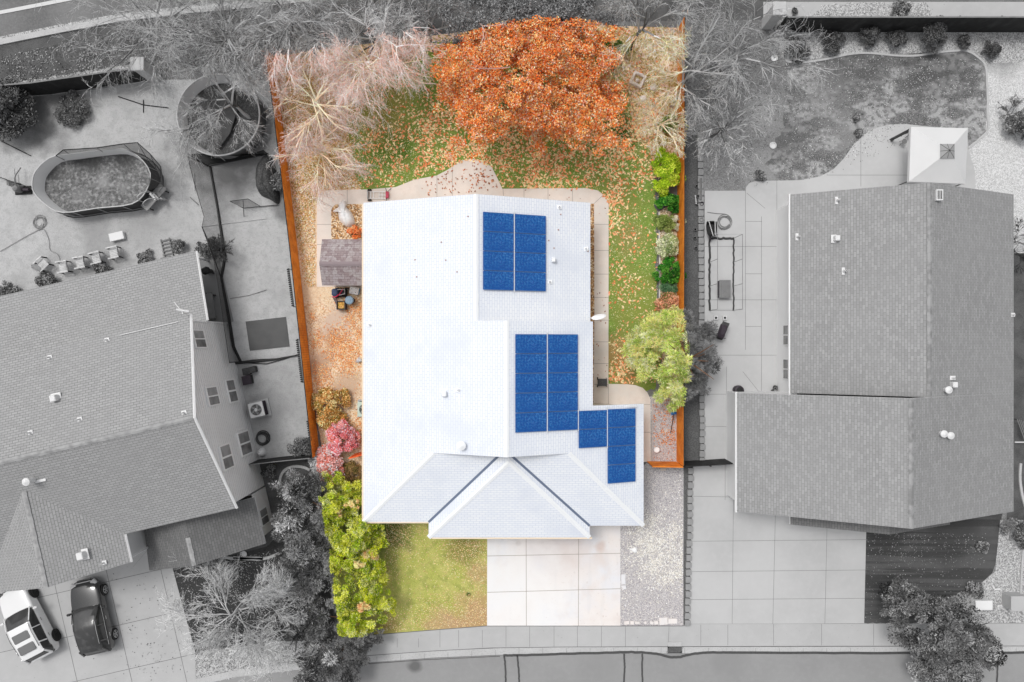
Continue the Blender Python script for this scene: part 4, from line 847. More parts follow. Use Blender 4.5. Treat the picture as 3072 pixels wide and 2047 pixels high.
# ---------------- left yard ----------------
m_liner = mat("pale_pool_liner", G(236), .5, [('n', .6, .4, .7, G(220), .5)]); m_pwall = mat("dark_pool_wall", G(66), .6, [('n', 2, .4, .7, G(48), .5)]); m_chrome = mat("pale_pool_frame", G(200), .5)
m_water = mat("murky_pool_water", G(118), .5, [('n', 2.2, .42, .6, G(84), .85), ('n', 7, .45, .62, G(60), .6), ('n', 5, .5, .65, G(165), .7), ('n', 26, .45, .65, G(150), .35)], [sp(270, 478, 55, G(64), .8), sp(180, 530, 34, G(60), .8), sp(390, 490, 40, G(70), .7), sp(320, 545, 30, G(168), .7), sp(250, 590, 30, G(150), .5), sp(380, 560, 26, G(160), .5)], spec=.1)
m_debris = mat("dark_wet_cover", G(74), .7, [('n', 1.5, .4, .65, G(48), .7), ('n', 12, .45, .65, G(120), .5)])
def pool(name, lb, rim_px, h, wz, m_in, m_out, m_w, rimr=.035, k_in=.93, base_k=None):
    q = [W(a, b, h)[:2] for a, b in rim_px]; q = smooth_path(q, True, 3); cx = sum(p[0] for p in q) / len(q); cy = sum(p[1] for p in q) / len(q); n = len(q)
    t = thing(name, (cx, cy, 0), lb, "pool"); mb = MB()
    mb.grid([(p[0], p[1], z) for z in (0, h) for p in q], [(i, (i + 1) % n, n + (i + 1) % n, n + i) for i in range(n)]); mb.build("outer_wall", m_out, t)
    qi = [(cx + (p[0] - cx) * .985, cy + (p[1] - cy) * .985) for p in q]; mb = MB()
    qb = [(cx + (p[0] - cx) * k_in, cy + (p[1] - cy) * k_in) for p in q]
    mb.grid([(p[0], p[1], h) for p in qi] + [(p[0], p[1], wz - .02) for p in qb], [(i, (i + 1) % n, n + (i + 1) % n, n + i) for i in range(n)]); mb.build("liner", m_in, t, smooth=True)
    mb = MB(); ngon_tris(mb, qb, wz); mb.build("water", m_w, t)
    mb = MB(); mb.tube([(p[0], p[1], h) for p in q], rimr, 6, closed=True); mb.build("rim", m_chrome, t)
    return t, q, (cx, cy)
rim = [(151, 473), (215, 462), (290, 452), (368, 447), (418, 472), (451, 520), (439, 572), (396, 612), (290, 625), (189, 638), (140, 616), (102, 578), (97, 545), (108, 512)]
t, q, c0 = pool("above_ground_pool", "oval above-ground pool with murky water and dark framed wall", rim, 1.25, .42, m_liner, m_pwall, m_water)
for i in range(0, len(q), 2):
    p = q[i]; mb = MB(); ox, oy = (p[0] - c0[0]) * .06, (p[1] - c0[1]) * .06
    mb.tube([(p[0] + ox * .3, p[1] + oy * .3, 1.22), (p[0] + ox * .5, p[1] + oy * .5, 0.0)], .022, 4); mb.build("frame_post", m_chrome, t)
mb = MB(); qo = [(c0[0] + (p[0] - c0[0]) * 1.05, c0[1] + (p[1] - c0[1]) * 1.05) for p in q]; mb.tube([(p[0], p[1], .05) for p in qo], .03, 5, closed=True); mb.build("base_rail", m_pwall, t)
# folded safety net behind the pool
m_net = mat("black_net_mesh", G(34), .8, alpha=.55); m_net2 = mat("thin_black_net_mesh", G(40), .8, alpha=.42)
mb = MB(); tp = [W(a, b, 2.0) for a, b in ((168, 468), (190, 450), (290, 444), (370, 432), (412, 428), (450, 462), (482, 500), (490, 560))]; bt = [W(a, b, 1.25) for a, b in ((165, 470), (192, 463), (290, 452), (372, 446), (416, 470), (440, 496), (452, 520), (440, 572))]
for i in range(7): mb.face([bt[i], bt[i + 1], tp[i + 1], tp[i]])
t2 = thing("safety_net", (tp[3][0], tp[3][1], 0), "black safety net standing along the upper right side of the oval pool", "net"); mb.build("net_panel", m_net, t2); MB().tube(tp, .03, 5).build("net_rail", m_blk, t2)
for a, b in zip(tp, bt): MB().tube([a, (b[0], b[1], .0)], .018, 4).build("net_pole", m_blk, t2)
# round pool / trampoline
circ = [(655 + 124 * math.cos(a) , 345 + 122 * math.sin(a)) for a in [i * math.pi / 8 for i in range(16)]]
t, q, c1 = pool("round_pool", "round above-ground pool under bare branches with dark sagging cover", circ, 1.2, .35, m_liner, mat("grey_pool_wall", G(128), .6), m_debris, rimr=.05, k_in=.90)
for i in range(0, len(q), 6):
    p = q[i]; mb = MB(); mb.tube([(p[0], p[1], 1.2), (c1[0] + (p[0] - c1[0]) * 1.03, c1[1] + (p[1] - c1[1]) * 1.03, 0)], .03, 4); mb.build("frame_post", m_chrome, t)
mb = MB(); ngon_tris(mb, [W(a, b, .6)[:2] for a, b in ((690, 255), (712, 330), (690, 400), (655, 448), (605, 400), (650, 330))], .6); tag(mb.build("pool_tarp", mat("dark_tarp", G(66), .6, [('n', 1.5, .4, .7, G(84), .6)])), "dark folded tarp spread across the round pool", "tarp")
# ladder and plank at the pool
lx, ly, _ = W(470, 595, .6); t = thing("pool_ladder", (lx, ly, 0), "pale pool ladder with curved handrails at the oval pool", "ladder")
mb = MB(); a = .7
def rot(x, y, c=(lx, ly), a_=.72): return (c[0] + x * math.cos(a_) - y * math.sin(a_), c[1] + x * math.sin(a_) + y * math.cos(a_))
for s_ in (-.25, .25):
    P = [rot(-.7, s_) + (1.2,), rot(-.55, s_) + (1.75,), rot(-.25, s_) + (1.85,), rot(0, s_) + (1.5,), rot(.3, s_) + (.0,)]; mb.tube(smooth_path(P, False, 4), .025, 6)
mb.build("handrail", m_chrome, t)
for k in range(4): MB().box(rot(.22 - k * .07, 0) + (.25 + k * .28,), (.12, .5, .04), .72).build("tread", m_chrome, t)
lx2, ly2, _ = W(462, 603, .5); mb = MB(); t = thing("deck_board", (lx2, ly2, 0), "long grey plank bench leaning diagonally beside the oval pool", "bench")
bx, by, _ = W(461, 592, .6); MB().box((bx, by, .6), (1.75, .52, .06), .85, bev=.01).build("seat", mat("grey_plank", G(150), .8), t)
for s_ in (-.7, .7):
    for r_ in (-.2, .2): MB().box((bx + s_ * math.cos(.85) - r_ * math.sin(.85), by + s_ * math.sin(.85) + r_ * math.cos(.85), .28), (.06, .06, .56), .85).build("leg", m_fblack, t)
# pump stand
x, y, _ = W(72, 572); t = thing("pool_pump", (x, y, 0), "pool filter pump with hoses beside the oval pool", "pump")
MB().box((x, y, .04), (1.0, .5, .08), .05, bev=.01).build("base", m_fblack, t); MB().lathe((x - .15, y + .03, .08), [(.2, 0), (.22, .4), (.15, .55), (.03, .6)], 14).build("tank", m_rail, t)
MB().tube([(x + .05, y, .25), (x + .45, y, .25)], .1, 10).build("motor", m_dpl, t); MB().tube(smooth_path([(x - .1, y + .1, .5), (x - .1, y + .6, .7), (x, y + 1.3, .3)], False, 5), .035, 6).build("hose", m_rail, t)
x, y, _ = W(45, 548); mb = MB()
for k in range(5): mb.tube([(x - .45 + k * .02, y + .12 - k * .07, .1 + k * .02), (x + .45, y - .1 - k * .08, .12)], .02, 5)
tag(mb.build("pipe_bundle", m_fblack), "bundle of dark pipes on sand left of the pool", "pipes")
def rod(pts, r, m, lb, nm="pole", z=.04, cat="pole"): tag(MB().tube([W(a, b, z) for a, b in pts], r, 5).build(nm, m), lb, cat)
rod([(-20, 412), (93, 468)], .03, m_blk, "dark pole lying on sand at the far left edge")
rod([(-20, 525), (30, 543), (105, 568)], .025, m_blk, "dark bent pipe running to the pool pump", z=.3)
rod([(355, 290), (430, 315), (505, 324)], .03, m_fblack, "dark pole lying on sand under the bare trees"); rod([(430, 300), (430, 338)], .025, m_fblack, "short dark stake crossing the pole under the bare trees")
rod([(41, 505), (49, 575)], .015, m_chrome, "thin pale rod standing by the dark pipe bundle"); rod([(53, 523), (56, 556)], .015, m_chrome, "shorter thin pale rod by the dark pipe bundle")
rod([(606, 680), (700, 668), (800, 656)], .022, m_chrome, "thin pale pole lying across the sand between nets"); rod([(690, 896), (745, 887), (800, 870)], .018, m_rail, "thin cord lying on sand above the dark mat")
rod([(582, 519), (583, 572)], .03, m_chrome, "short white pole lying beside the net enclosure"); rod([(570, 592), (595, 615)], .03, m_rail, "short grey pole tip at the net enclosure edge")
# hoses
def coil(px, py, r, turns, rad, m, lb, extra=None, z=.05):
    x, y, _ = W(px, py); rnd = random.Random(px); pts = []
    for i in range(turns * 16):
        a = i * math.pi / 8; rr = r * (1 - .35 * (i / (turns * 16))) + rnd.uniform(-.02, .02) * r; pts.append((x + rr * math.cos(a) + .04 * math.sin(i * .13), y + rr * math.sin(a) + .05 * math.cos(i * .1), z + .02 * (i // 16)))
    mb = MB(); mb.tube(pts, rad, 5)
    if extra: mb.tube(smooth_path([W(a, b, z) for a, b in extra], False, 5), rad, 5)
    tag(mb.build("hose_coil", m), lb, "hose", "garden hoses")
m_hose = mat("grey_hose", G(140), .5)
coil(120, 668, .40, 5, .016, m_hose, "pale hose coil on sand below the oval pool", [(0, 755), (60, 720), (100, 698), (118, 690), (133, 690), (146, 720), (150, 750), (172, 763), (180, 782)])
coil(789, 1315, .42, 6, .03, mat("dark_hose", G(66), .5), "dark thick hose coil beside the left house")
coil(2172, 668, .45, 5, .018, mat("mid_grey_hose", G(128), .5), "grey hose coil on the patio beside a black tub", [(2122, 637), (2150, 641), (2180, 644), (2196, 662)])
# chairs
m_chair = mat("pale_wood_chair", G(214), .7, [('n', 6, .4, .7, G(146), .5)])
def chair_at(x, y, rz, lb):
    t = thing("garden_chair", (0, 0, 0), lb, "chair", "row of pale garden chairs on the sand")
    mb = MB()
    for k in range(6): mb.box((0, -.22 + k * .088, .40), (.50, .07, .025))
    loc_build(mb, "seat", m_chair, t)
    mb = MB()
    for k in range(6): yy = -.22 + k * .088; mb.tube([(.24, yy, .38), (.46 - abs(yy) * .2, yy * 1.05, .95 - abs(yy) * .5)], .035, 4)
    loc_build(mb, "backrest", m_chair, t)
    for s_ in (-1, 1):
        loc_build(MB().box((.0, s_ * .32, .60), (.66, .09, .03), bev=.01), "armrest", m_chair, t)
        for fx in (-.28, .26): loc_build(MB().box((fx, s_ * .30, .29), (.06, .05, .58)), "leg", m_fblack, t)
    t.location = (x, y, 0); t.rotation_euler = (0, 0, rz); return t
x, y, _ = W(339, 758, .5); ch0 = chair_at(x, y, A13, "rightmost chair of the row, nearest the white box")
for px, py, rz, lb in ((286, 774, .26, "second chair from the right in the slatted chair row"), (238, 788, .20, "middle chair of the slatted chair row"), (187, 801, .17, "second chair from the left in the slatted chair row"), (125, 792, 3.9, "leftmost chair, turned away diagonally from the row")):
    x, y, _ = W(px, py, .5); dup(ch0, (x, y, 0), rz, lb)
x, y, _ = W(348, 709, .3); t = thing("storage_box", (x, y, 0), "white two-panel box on sand above the chairs", "box"); MB().box((x, y, .12), (.82, .44, .24), A13, bev=.02).build("body", m_stuc, t); MB().box((x, y, .265), (.86, .48, .05), A13, bev=.015).build("lid", m_vent, t)
mb = MB(); x, y, _ = W(502, 746)
for k in range(6): mb.box((x - .02 + k * .02, y + .5 - k * .21, .12), (.56, .06, .04), A13)
mb.box((x + .26, y + .1, .06), (.05, 1.1, .1), A13); mb.box((x - .24, y + .0, .06), (.05, 1.1, .1), A13); mb.box((x - .02, y - .62, .16), (.6, .2, .06), A13)
tag(mb.build("pallet", m_rail), "slatted wooden pallet by the rear of the left house", "pallet")
# tall net enclosure
cab = [(630, 500), (652, 620), (675, 770), (664, 835), (686, 950), (700, 1040), (722, 1086)]; topn = [(563, 470), (580, 540), (612, 650), (606, 680), (634, 740), (650, 830), (672, 960)]
t = thing("sports_net", W(650, 700), "tall black sports net running down beside the left house", "net")
B = [W(a, b, .05) for a, b in cab]; T = [W(a, b, 2.4) for a, b in topn] ; T[-1] = W(688, 1088, 2.0); mb = MB()
for i in range(6): mb.face([B[i], B[i + 1], T[i + 1], T[i]])
mb.build("net_panel", m_net2, t); MB().tube(B, [.07, .07, .1, .08, .1, .1, .08], 6).build("gathered_hem", m_blk, t); MB().tube(T, .015, 4).build("net_rope", m_blk, t)
for i in (0, 3, 6): MB().tube([B[i], T[i]], .03, 5).build("net_pole", m_blk, t)
mb = MB(); mb.tube([W(a, b, .12) for a, b in ((688, 1092), (760, 1084), (830, 1078), (892, 1066))], [.07, .1, .06, .04], 6); mb.tube([W(a, b, .08) for a, b in ((720, 1088), (800, 1092), (850, 1078), (892, 1064))], .03, 5)
tag(mb.build("folded_net", m_blk), "rolled black net lying on the ground below the mat", "net")
mb = MB(); TT = [W(a, b, 1.0) for a, b in ((563, 460), (600, 484), (640, 492), (700, 486), (790, 465), (804, 462))]; BB = [W(a, b, .02) for a, b in ((600, 475), (625, 490), (660, 492), (720, 480), (786, 455), (800, 450))]
t = thing("soccer_goal", W(690, 480), "black framed goal net below the round pool", "goal")
P = [W(563, 462, 1.2), W(622, 498, .1), W(805, 462, .1)]; MB().tube(P, .04, 6).build("crossbar", m_blk, t)
mb = MB(); Q = [W(622, 498, .1), W(805, 462, .1), W(790, 450, 1.0), W(730, 470, .9), W(570, 462, 1.2)]; mb.face(Q[:4] + [Q[4]]); mb.build("net_panel", mat("dense_black_net", G(26), .8, alpha=.8), t)
MB().tube([W(803, 462, .1), W(797, 500, .1)], .03, 5).build("side_bar", m_blk, t)
mb = MB(); t = thing("rebounder_net", W(735, 640), "small black framed rebounder net standing on the sand", "net")
A_, B_, C_, D_ = W(690, 604, 1.2), W(744, 597, 1.2), W(782, 620, .1), W(730, 625, .1)
mb.tube([A_, B_, C_, D_], .022, 5, closed=True); mb.tube([W(729, 602, 1.2), W(732, 650, .05)], .02, 5); mb.tube([D_, W(835, 615, .1)], .022, 5); mb.build("frame", m_blk, t); MB().face([A_, B_, C_, D_]).build("net_panel", m_net2, t)
blob("dark_bush_cover", 800, 555, [(770, 520), (790, 470), (820, 480), (838, 560), (838, 612), (812, 600), (778, 580)], .9, m_debris, "dark covered heap of branches against the lot fence", "heap", jag=.12)
mb = MB(); ngon_tris(mb, WP([(737, 965), (858, 951), (869, 1040), (750, 1053)]), .03); mb.prism(WP([(737, 965), (858, 951), (869, 1040), (750, 1053)]), 0, .026); tag(mb.build("ground_mat", mat("dark_rubber_mat", G(98), .8, [('n', 1.2, .4, .7, G(84), .6)])), "dark rectangular mat on sand between net and cedar fence", "mat")
for i, (px, py, s_, lb) in enumerate(((738, 1115, .40, "left one of two small covered planters by the siding wall"), (757, 1109, .36, "right one of two small covered planters by the siding wall"), (740, 1141, .52, "larger dark covered bin below the two planters"))):
    x, y, _ = W(px, py, .4); t = thing("covered_planter" if i < 2 else "covered_bin", (x, y, 0), lb, "planter" if i < 2 else "bin"); MB().box((x, y, .2), (s_, s_, .4), .2, bev=.04).build("body", m_fgrey if i < 2 else m_fblack, t); MB().box((x, y, .42), (s_ * 1.05, s_ * 1.05, .05), .2, bev=.02).build("lid", m_fgrey if i < 2 else m_dpl, t)
blob("crumpled_bag", 786, 1359, [(778, 1348), (792, 1344), (799, 1356), (797, 1366), (786, 1370), (779, 1360)], .5, m_vent, "crumpled white bag against the left house wall", "bag", seed=8)
x, y, _ = W(632, 816); t = thing("barbecue", (x, y, 0), "small black barbecue on the covered patio of the left house", "barbecue"); MB().box((x, y, .75), (.45, .4, .3), .5, bev=.08).build("lid", m_blk, t)
for a in (-.15, .15): MB().box((x + a, y, .3), (.05, .3, .6), .5).build("leg", m_blk, t)
x, y, _ = W(640, 920); t = thing("patio_bench", (x, y, 0), "long dark framed bench on the covered patio of the left house", "bench"); MB().box((x, y, .42), (.42, 1.5, .05), .13, bev=.01).build("seat", m_rail, t)
MB().tube([(x - .27, y + .8, .4), (x + .05, y + .8, .4), (x + .27, y - .8, .4), (x - .05, y - .8, .4)], .025, 5, closed=True).build("frame", m_blk, t)
for a in (-.65, .65): MB().box((x, y + a, .2), (.36, .05, .4), .13).build("leg", m_blk, t)

# ---------------- right yard ----------------
m_canvas = mat("pale_canvas", G(222), .8, [('n', .8, .4, .7, G(214), .5)])
zc = 2.5; c4 = [W(2733, 381, zc), W(2904, 385, zc), W(2896, 552, zc), W(2727, 545, zc)]; cx, cy, _ = W(2834, 457, 3.2)
cx = sum(p[0] for p in c4) / 4; cy = sum(p[1] for p in c4) / 4
t = thing("canopy", (cx, cy, 0), "square pale canopy tent behind the right house", "canopy"); mb = MB(); sv = []
ap = [(cx + a * .36, cy + b * .36, 3.35) for a, b in ((-1, 1), (1, 1), (1, -1), (-1, -1))]
for i in range(4): mb.face([c4[(i + 1) % 4], c4[i], ap[i], ap[(i + 1) % 4]]); a, b = c4[i], c4[(i + 1) % 4]; mb.face([a, b, (b[0], b[1], zc - .22), (a[0], a[1], zc - .22)])
o = mb.build("canopy_top", m_canvas, t)
mb = MB(); q = [(cx + a * .40, cy + b * .40, 3.38) for a, b in ((-1, 1), (1, 1), (1, -1), (-1, -1))]; pk = (cx, cy, 3.6)
for i in range(4): mb.face([q[(i + 1) % 4], q[i], pk])
mb.build("vent_flap", mat("grey_vent_flap", G(160), .8), t); mb = MB()
for i in range(4): mb.tube([q[i], pk], .012, 4); mb.tube([tuple((q[i][k] + q[(i + 1) % 4][k]) / 2 for k in range(3)), pk], .012, 4)
mb.build("vent_rib", m_fgrey, t)
for p in c4: MB().tube([(cx + (p[0] - cx) * .97, cy + (p[1] - cy) * .97, 0), (cx + (p[0] - cx) * .97, cy + (p[1] - cy) * .97, zc)], .03, 6).build("leg", m_fgrey, t)
t = thing("folded_umbrella", W(2700, 405), "folded dark umbrella pole leaning out from the canopy", "umbrella"); MB().tube([W(2674, 421, .2), W(2733, 390, 1.5)], [.05, .07], 8).build("pole", m_fgrey, t); MB().lathe(W(2674, 421), [(.1, 0), (.08, .2)], 10).build("foot", m_rail, t)
for px, py, lb in ((2714, 424, "round grey stool between the umbrella and canopy"), (2731, 401, "round grey stool partly tucked under the canopy edge")):
    x, y, _ = W(px, py, .5); t = thing("stool", (x, y, 0), lb, "stool", "round stools by the canopy"); MB().lathe((x, y, .45), [(.14, 0), (.15, .05), (.13, .06)], 16).build("seat", m_rail, t)
    for k in range(3): MB().tube([(x + .08 * math.cos(k * 2.1), y + .08 * math.sin(k * 2.1), .45), (x + .13 * math.cos(k * 2.1), y + .13 * math.sin(k * 2.1), 0)], .015, 5).build("leg", m_fgrey, t)
for px, py, lb, m_ in ((2320, 436, "bright white ring cover in the soil by the patchy lawn", m_vent), (2324, 174, "pale ring cover by the round shrub and lawn edging", m_stuc), (730, 1664, "thin pale ring set in the dark garden below the left house", m_stuc)):
    x, y, _ = W(px, py, .1); mb = MB(); mb.tube([(x + .18 * math.cos(i * .314), y + .18 * math.sin(i * .314), .06) for i in range(20)], .035 if m_ is m_vent else .02, 6, closed=True); mb.lathe((x, y, .0), [(.15, 0), (.15, .03)], 16); tag(mb.build("ring_cover", m_), lb, "ring cover")
# wheelbarrow
x, y, _ = W(2134, 686, .5); t = thing("wheelbarrow", (x, y, 0), "black wheelbarrow tub with white tools on the right patio", "wheelbarrow")
mb = MB(); pts = smooth_path([(-.22, .42), (.22, .42), (.3, .3), (.3, -.15), (.2, -.42), (0, -.5), (-.2, -.42), (-.32, -.1), (-.32, .3)], True, 3); n = len(pts)
mb.grid([(x + p[0] * k, y + p[1] * k, z) for k, z in ((.7, .25), (1, .6), (.94, .6), (.66, .3)) for p in pts], [(j * n + i, j * n + (i + 1) % n, (j + 1) * n + (i + 1) % n, (j + 1) * n + i) for j in range(3) for i in range(n)])
mb.face([(x + p[0] * .67, y + p[1] * .67, .29) for p in pts]); mb.build("tub", m_blk, t)
for a, b in (((-.2, .45), (.08, -.45)), ((.18, .42), (.2, -.42))): MB().tube([(x + a[0], y + a[1], .66), (x + b[0], y + b[1], .62)], .022, 5).build("handle", m_vent, t)
MB().tube([(x - .03, y - .55, .18), (x + .03, y - .55, .18)], .18, 14).build("wheel", m_dpl, t)
for a in (-.18, .18): MB().tube([(x + a, y + .2, .35), (x + a, y + .25, 0)], .02, 5).build("leg", m_fgrey, t)
# tube frame cage
t = thing("batting_cage_frame", W(2164, 820), "large rectangular tube frame with loose net on the right patio", "frame")
b4 = [W(2128, 716), W(2200, 716), W(2200, 932), W(2128, 932)]; t4 = [(p[0], p[1], 1.8) for p in b4]
MB().tube(b4, .035, 6, closed=True).build("base_rail", m_fgrey, t); MB().tube(t4, .016, 6, closed=True).build("top_rail", m_rail, t)
for f in (0, .33, .66, 1):
    for s_ in (0, 1):
        a, b = b4[0 if s_ == 0 else 1], b4[3 if s_ == 0 else 2]; p = (a[0], a[1] + (b[1] - a[1]) * f); MB().tube([(p[0], p[1], 0), (p[0], p[1], 1.8)], .014, 5).build("upright", m_rail, t)
mb = MB(); mb.tube([(p[0] + random.uniform(-.03, .03), p[1] + random.uniform(-.03, .03), .06) for p in [(b4[0][0] + (b4[1][0] - b4[0][0]) * k / 12, b4[0][1] + .02 * math.sin(k)) for k in range(13)]], .07, 5); mb.tube([(b4[0][0] + random.uniform(-.03, .03), b4[0][1] + (b4[3][1] - b4[0][1]) * k / 30, .06) for k in range(31)], .06, 5); mb.tube([(b4[1][0] + random.uniform(-.03, .03), b4[0][1] + (b4[3][1] - b4[0][1]) * k / 30, .05) for k in range(31)], .045, 5)
mb.build("bunched_net", m_fgrey, t)
x, y, _ = W(2174, 867, .45); t = thing("slatted_bench", (x, y, 0), "grey slatted box bench inside the tube frame", "bench"); mb = MB()
for k in range(6): mb.box((x - .27 + k * .115, y, .46), (.10, 1.05, .03))
mb.build("seat", m_rail, t); MB().box((x, y, .22), (.66, .98, .44)).build("base", m_dpl, t)
for px, lb in ((2148, "left one of two small pale pots below the tube frame"), (2175, "right one of two small pale pots below the tube frame")):
    x, y, _ = W(px, 954, .2); t = thing("flower_pot", (x, y, 0), lb, "pot", "small pots on the right patio"); mb = MB()
    for a, b, c, d_ in ((-.09, 0, .04, .22), (.09, 0, .04, .22), (0, -.09, .14, .04), (0, .09, .14, .04)): mb.box((x + a, y + b, .11), (c, d_, .22))
    mb.build("pot", m_vent, t); MB().box((x, y, .08), (.14, .14, .16)).build("soil", m_pipe, t)
x, y, _ = W(2163, 1000, .8); t = thing("barbecue", (x, y, 0), "dark barbecue grill on wheels beside the pine on the right patio", "barbecue")
MB().box((x + .1, y + .15, .8), (.42, .9, .28), -.35, bev=.1).build("lid", m_dpl, t); MB().box((x + .25, y + .52, .86), (.42, .26, .05), -.35, bev=.01).build("side_shelf", m_fgrey, t); MB().box((x - .02, y - .2, .5), (.4, .3, .3), -.35).build("cabinet", m_fblack, t)
for a in (-.2, .2): MB().tube([(x + a, y - .2, .1), (x + a + .05, y - .2, .1)], .1, 12).build("wheel", m_blk, t)
for a, b in ((-.15, .4), (.3, .4), (-.15, -.3), (.3, -.3)): MB().tube([(x + a, y + b, .7), (x + a, y + b, 0)], .018, 5).build("leg", m_blk, t)
x, y, _ = W(2219, 1172, .6); t = thing("barrel", (x, y, 0), "black half-round barrel at the corner of the garage", "barrel"); MB().lathe((x, y, 0), [(.26, 0), (.30, .4), (.27, .6), (.2, .62)], 20).build("body", m_dpl, t); MB().lathe((x, y, .62), [(.2, 0), (.02, .04)], 20).build("lid", m_fblack, t)
# small pots and ornaments beside blocks
rnd = random.Random(3)
for i, (px, py) in enumerate(((2088, 560), (2092, 590), (2084, 690), (2083, 715), (2086, 745), (2102, 661), (2103, 613), (2088, 612))):
    x, y, _ = W(px, py); mb = MB(); r = .12 if py in (661, 613) else .09; mb.lathe((x, y, 0), [(r * .8, 0), (r, .2), (r * .8, .2), (r * .7, .15)], 12); mb.lathe((x, y, .14), [(r * .7, 0), (r * .7, .01)], 12, 1)
    tag(mb.build("small_pot", [m_rail if py != 613 else m_dpl, m_pipe]), {560: "topmost small round pot beside the upper edging blocks", 590: "second small round pot from the top beside the edging blocks", 690: "small round pot beside the blocks level with the black wheelbarrow", 715: "small round pot level with the top of the tube frame", 745: "lowest small round pot beside the edging blocks", 661: "pale-rimmed larger pot standing on the edging block row", 613: "dark larger pot standing on the edging block row", 612: "small round pot left of the dark pot near the patio corner"}[py], "pot", "pots along the edging blocks")
for px0, py0, px1, py1, lb in ((2103, 535, 2102, 600, "weathered plank lying along the upper edging blocks"), (2086, 586, 2089, 612, "short white stick near the upper edging blocks")):
    a, b = W(px0, py0, .18), W(px1, py1, .18); tag(MB().tube([a, b], .07 if px0 > 2100 else .03, 4).build("plank", m_rail if px0 > 2100 else m_vent), lb, "plank")
# front right corner
def boxthing(name, px, py, s, h, rz, lb, m, cat):
    x, y, _ = W(px, py, h); t = thing(name, (x, y, 0), lb, cat); MB().box((x, y, h / 2 - .03), (s[0], s[1], h - .06), rz, bev=.03).build("body", m, t); MB().box((x, y, h - .03), (s[0] + .06, s[1] + .06, .06), rz, bev=.02).build("lid", m, t)
boxthing("utility_box", 2953, 1817, (.95, .5), .55, 0, "low pale utility box on gravel in the lower right corner", m_stuc, "utility box")
boxthing("utility_box", 3060, 1812, (.98, .82), .9, 0, "large square grey utility cabinet at the right edge", m_conc, "utility box")
x, y, _ = W(2999, 1822); t = thing("marker_cone", (x, y, 0), "pale marker cone between the two utility boxes", "cone"); MB().lathe((x, y, .03), [(.10, 0), (.02, .65)], 12).build("cone", m_vent, t); MB().box((x, y, .015), (.26, .26, .03)).build("base", m_vent, t)
mb = MB(); a, b = W(2975, 1755, .1), W(2984, 1769, .1); mb.tube([a, b, W(3000, 1767, .1)], .06, 5); tag(mb.build("pipe_elbow", m_vent), "pale bent pipe on the shrub bed above the utility box", "pipe")
t = thing("lattice_frame", W(3062, 1290), "dark lattice frame standing beside the right house", "lattice")
mb = MB()
for k in range(4): mb.tube([W(3052 + k * 6, 1258 + k * 2, .6), W(3078 + k * 6, 1330, .6)], .03, 4)
mb.build("slats", m_rail, t); MB().tube([W(3045, 1327, .6), W(3100, 1327, .6)], .04, 5).build("rail", m_vent, t)
for px, py in ((3054, 1260), (3100, 1326)): x, y, _ = W(px, py, .6); MB().tube([(x, y, 0), (x, y, .6)], .03, 5).build("leg", m_fgrey, t)
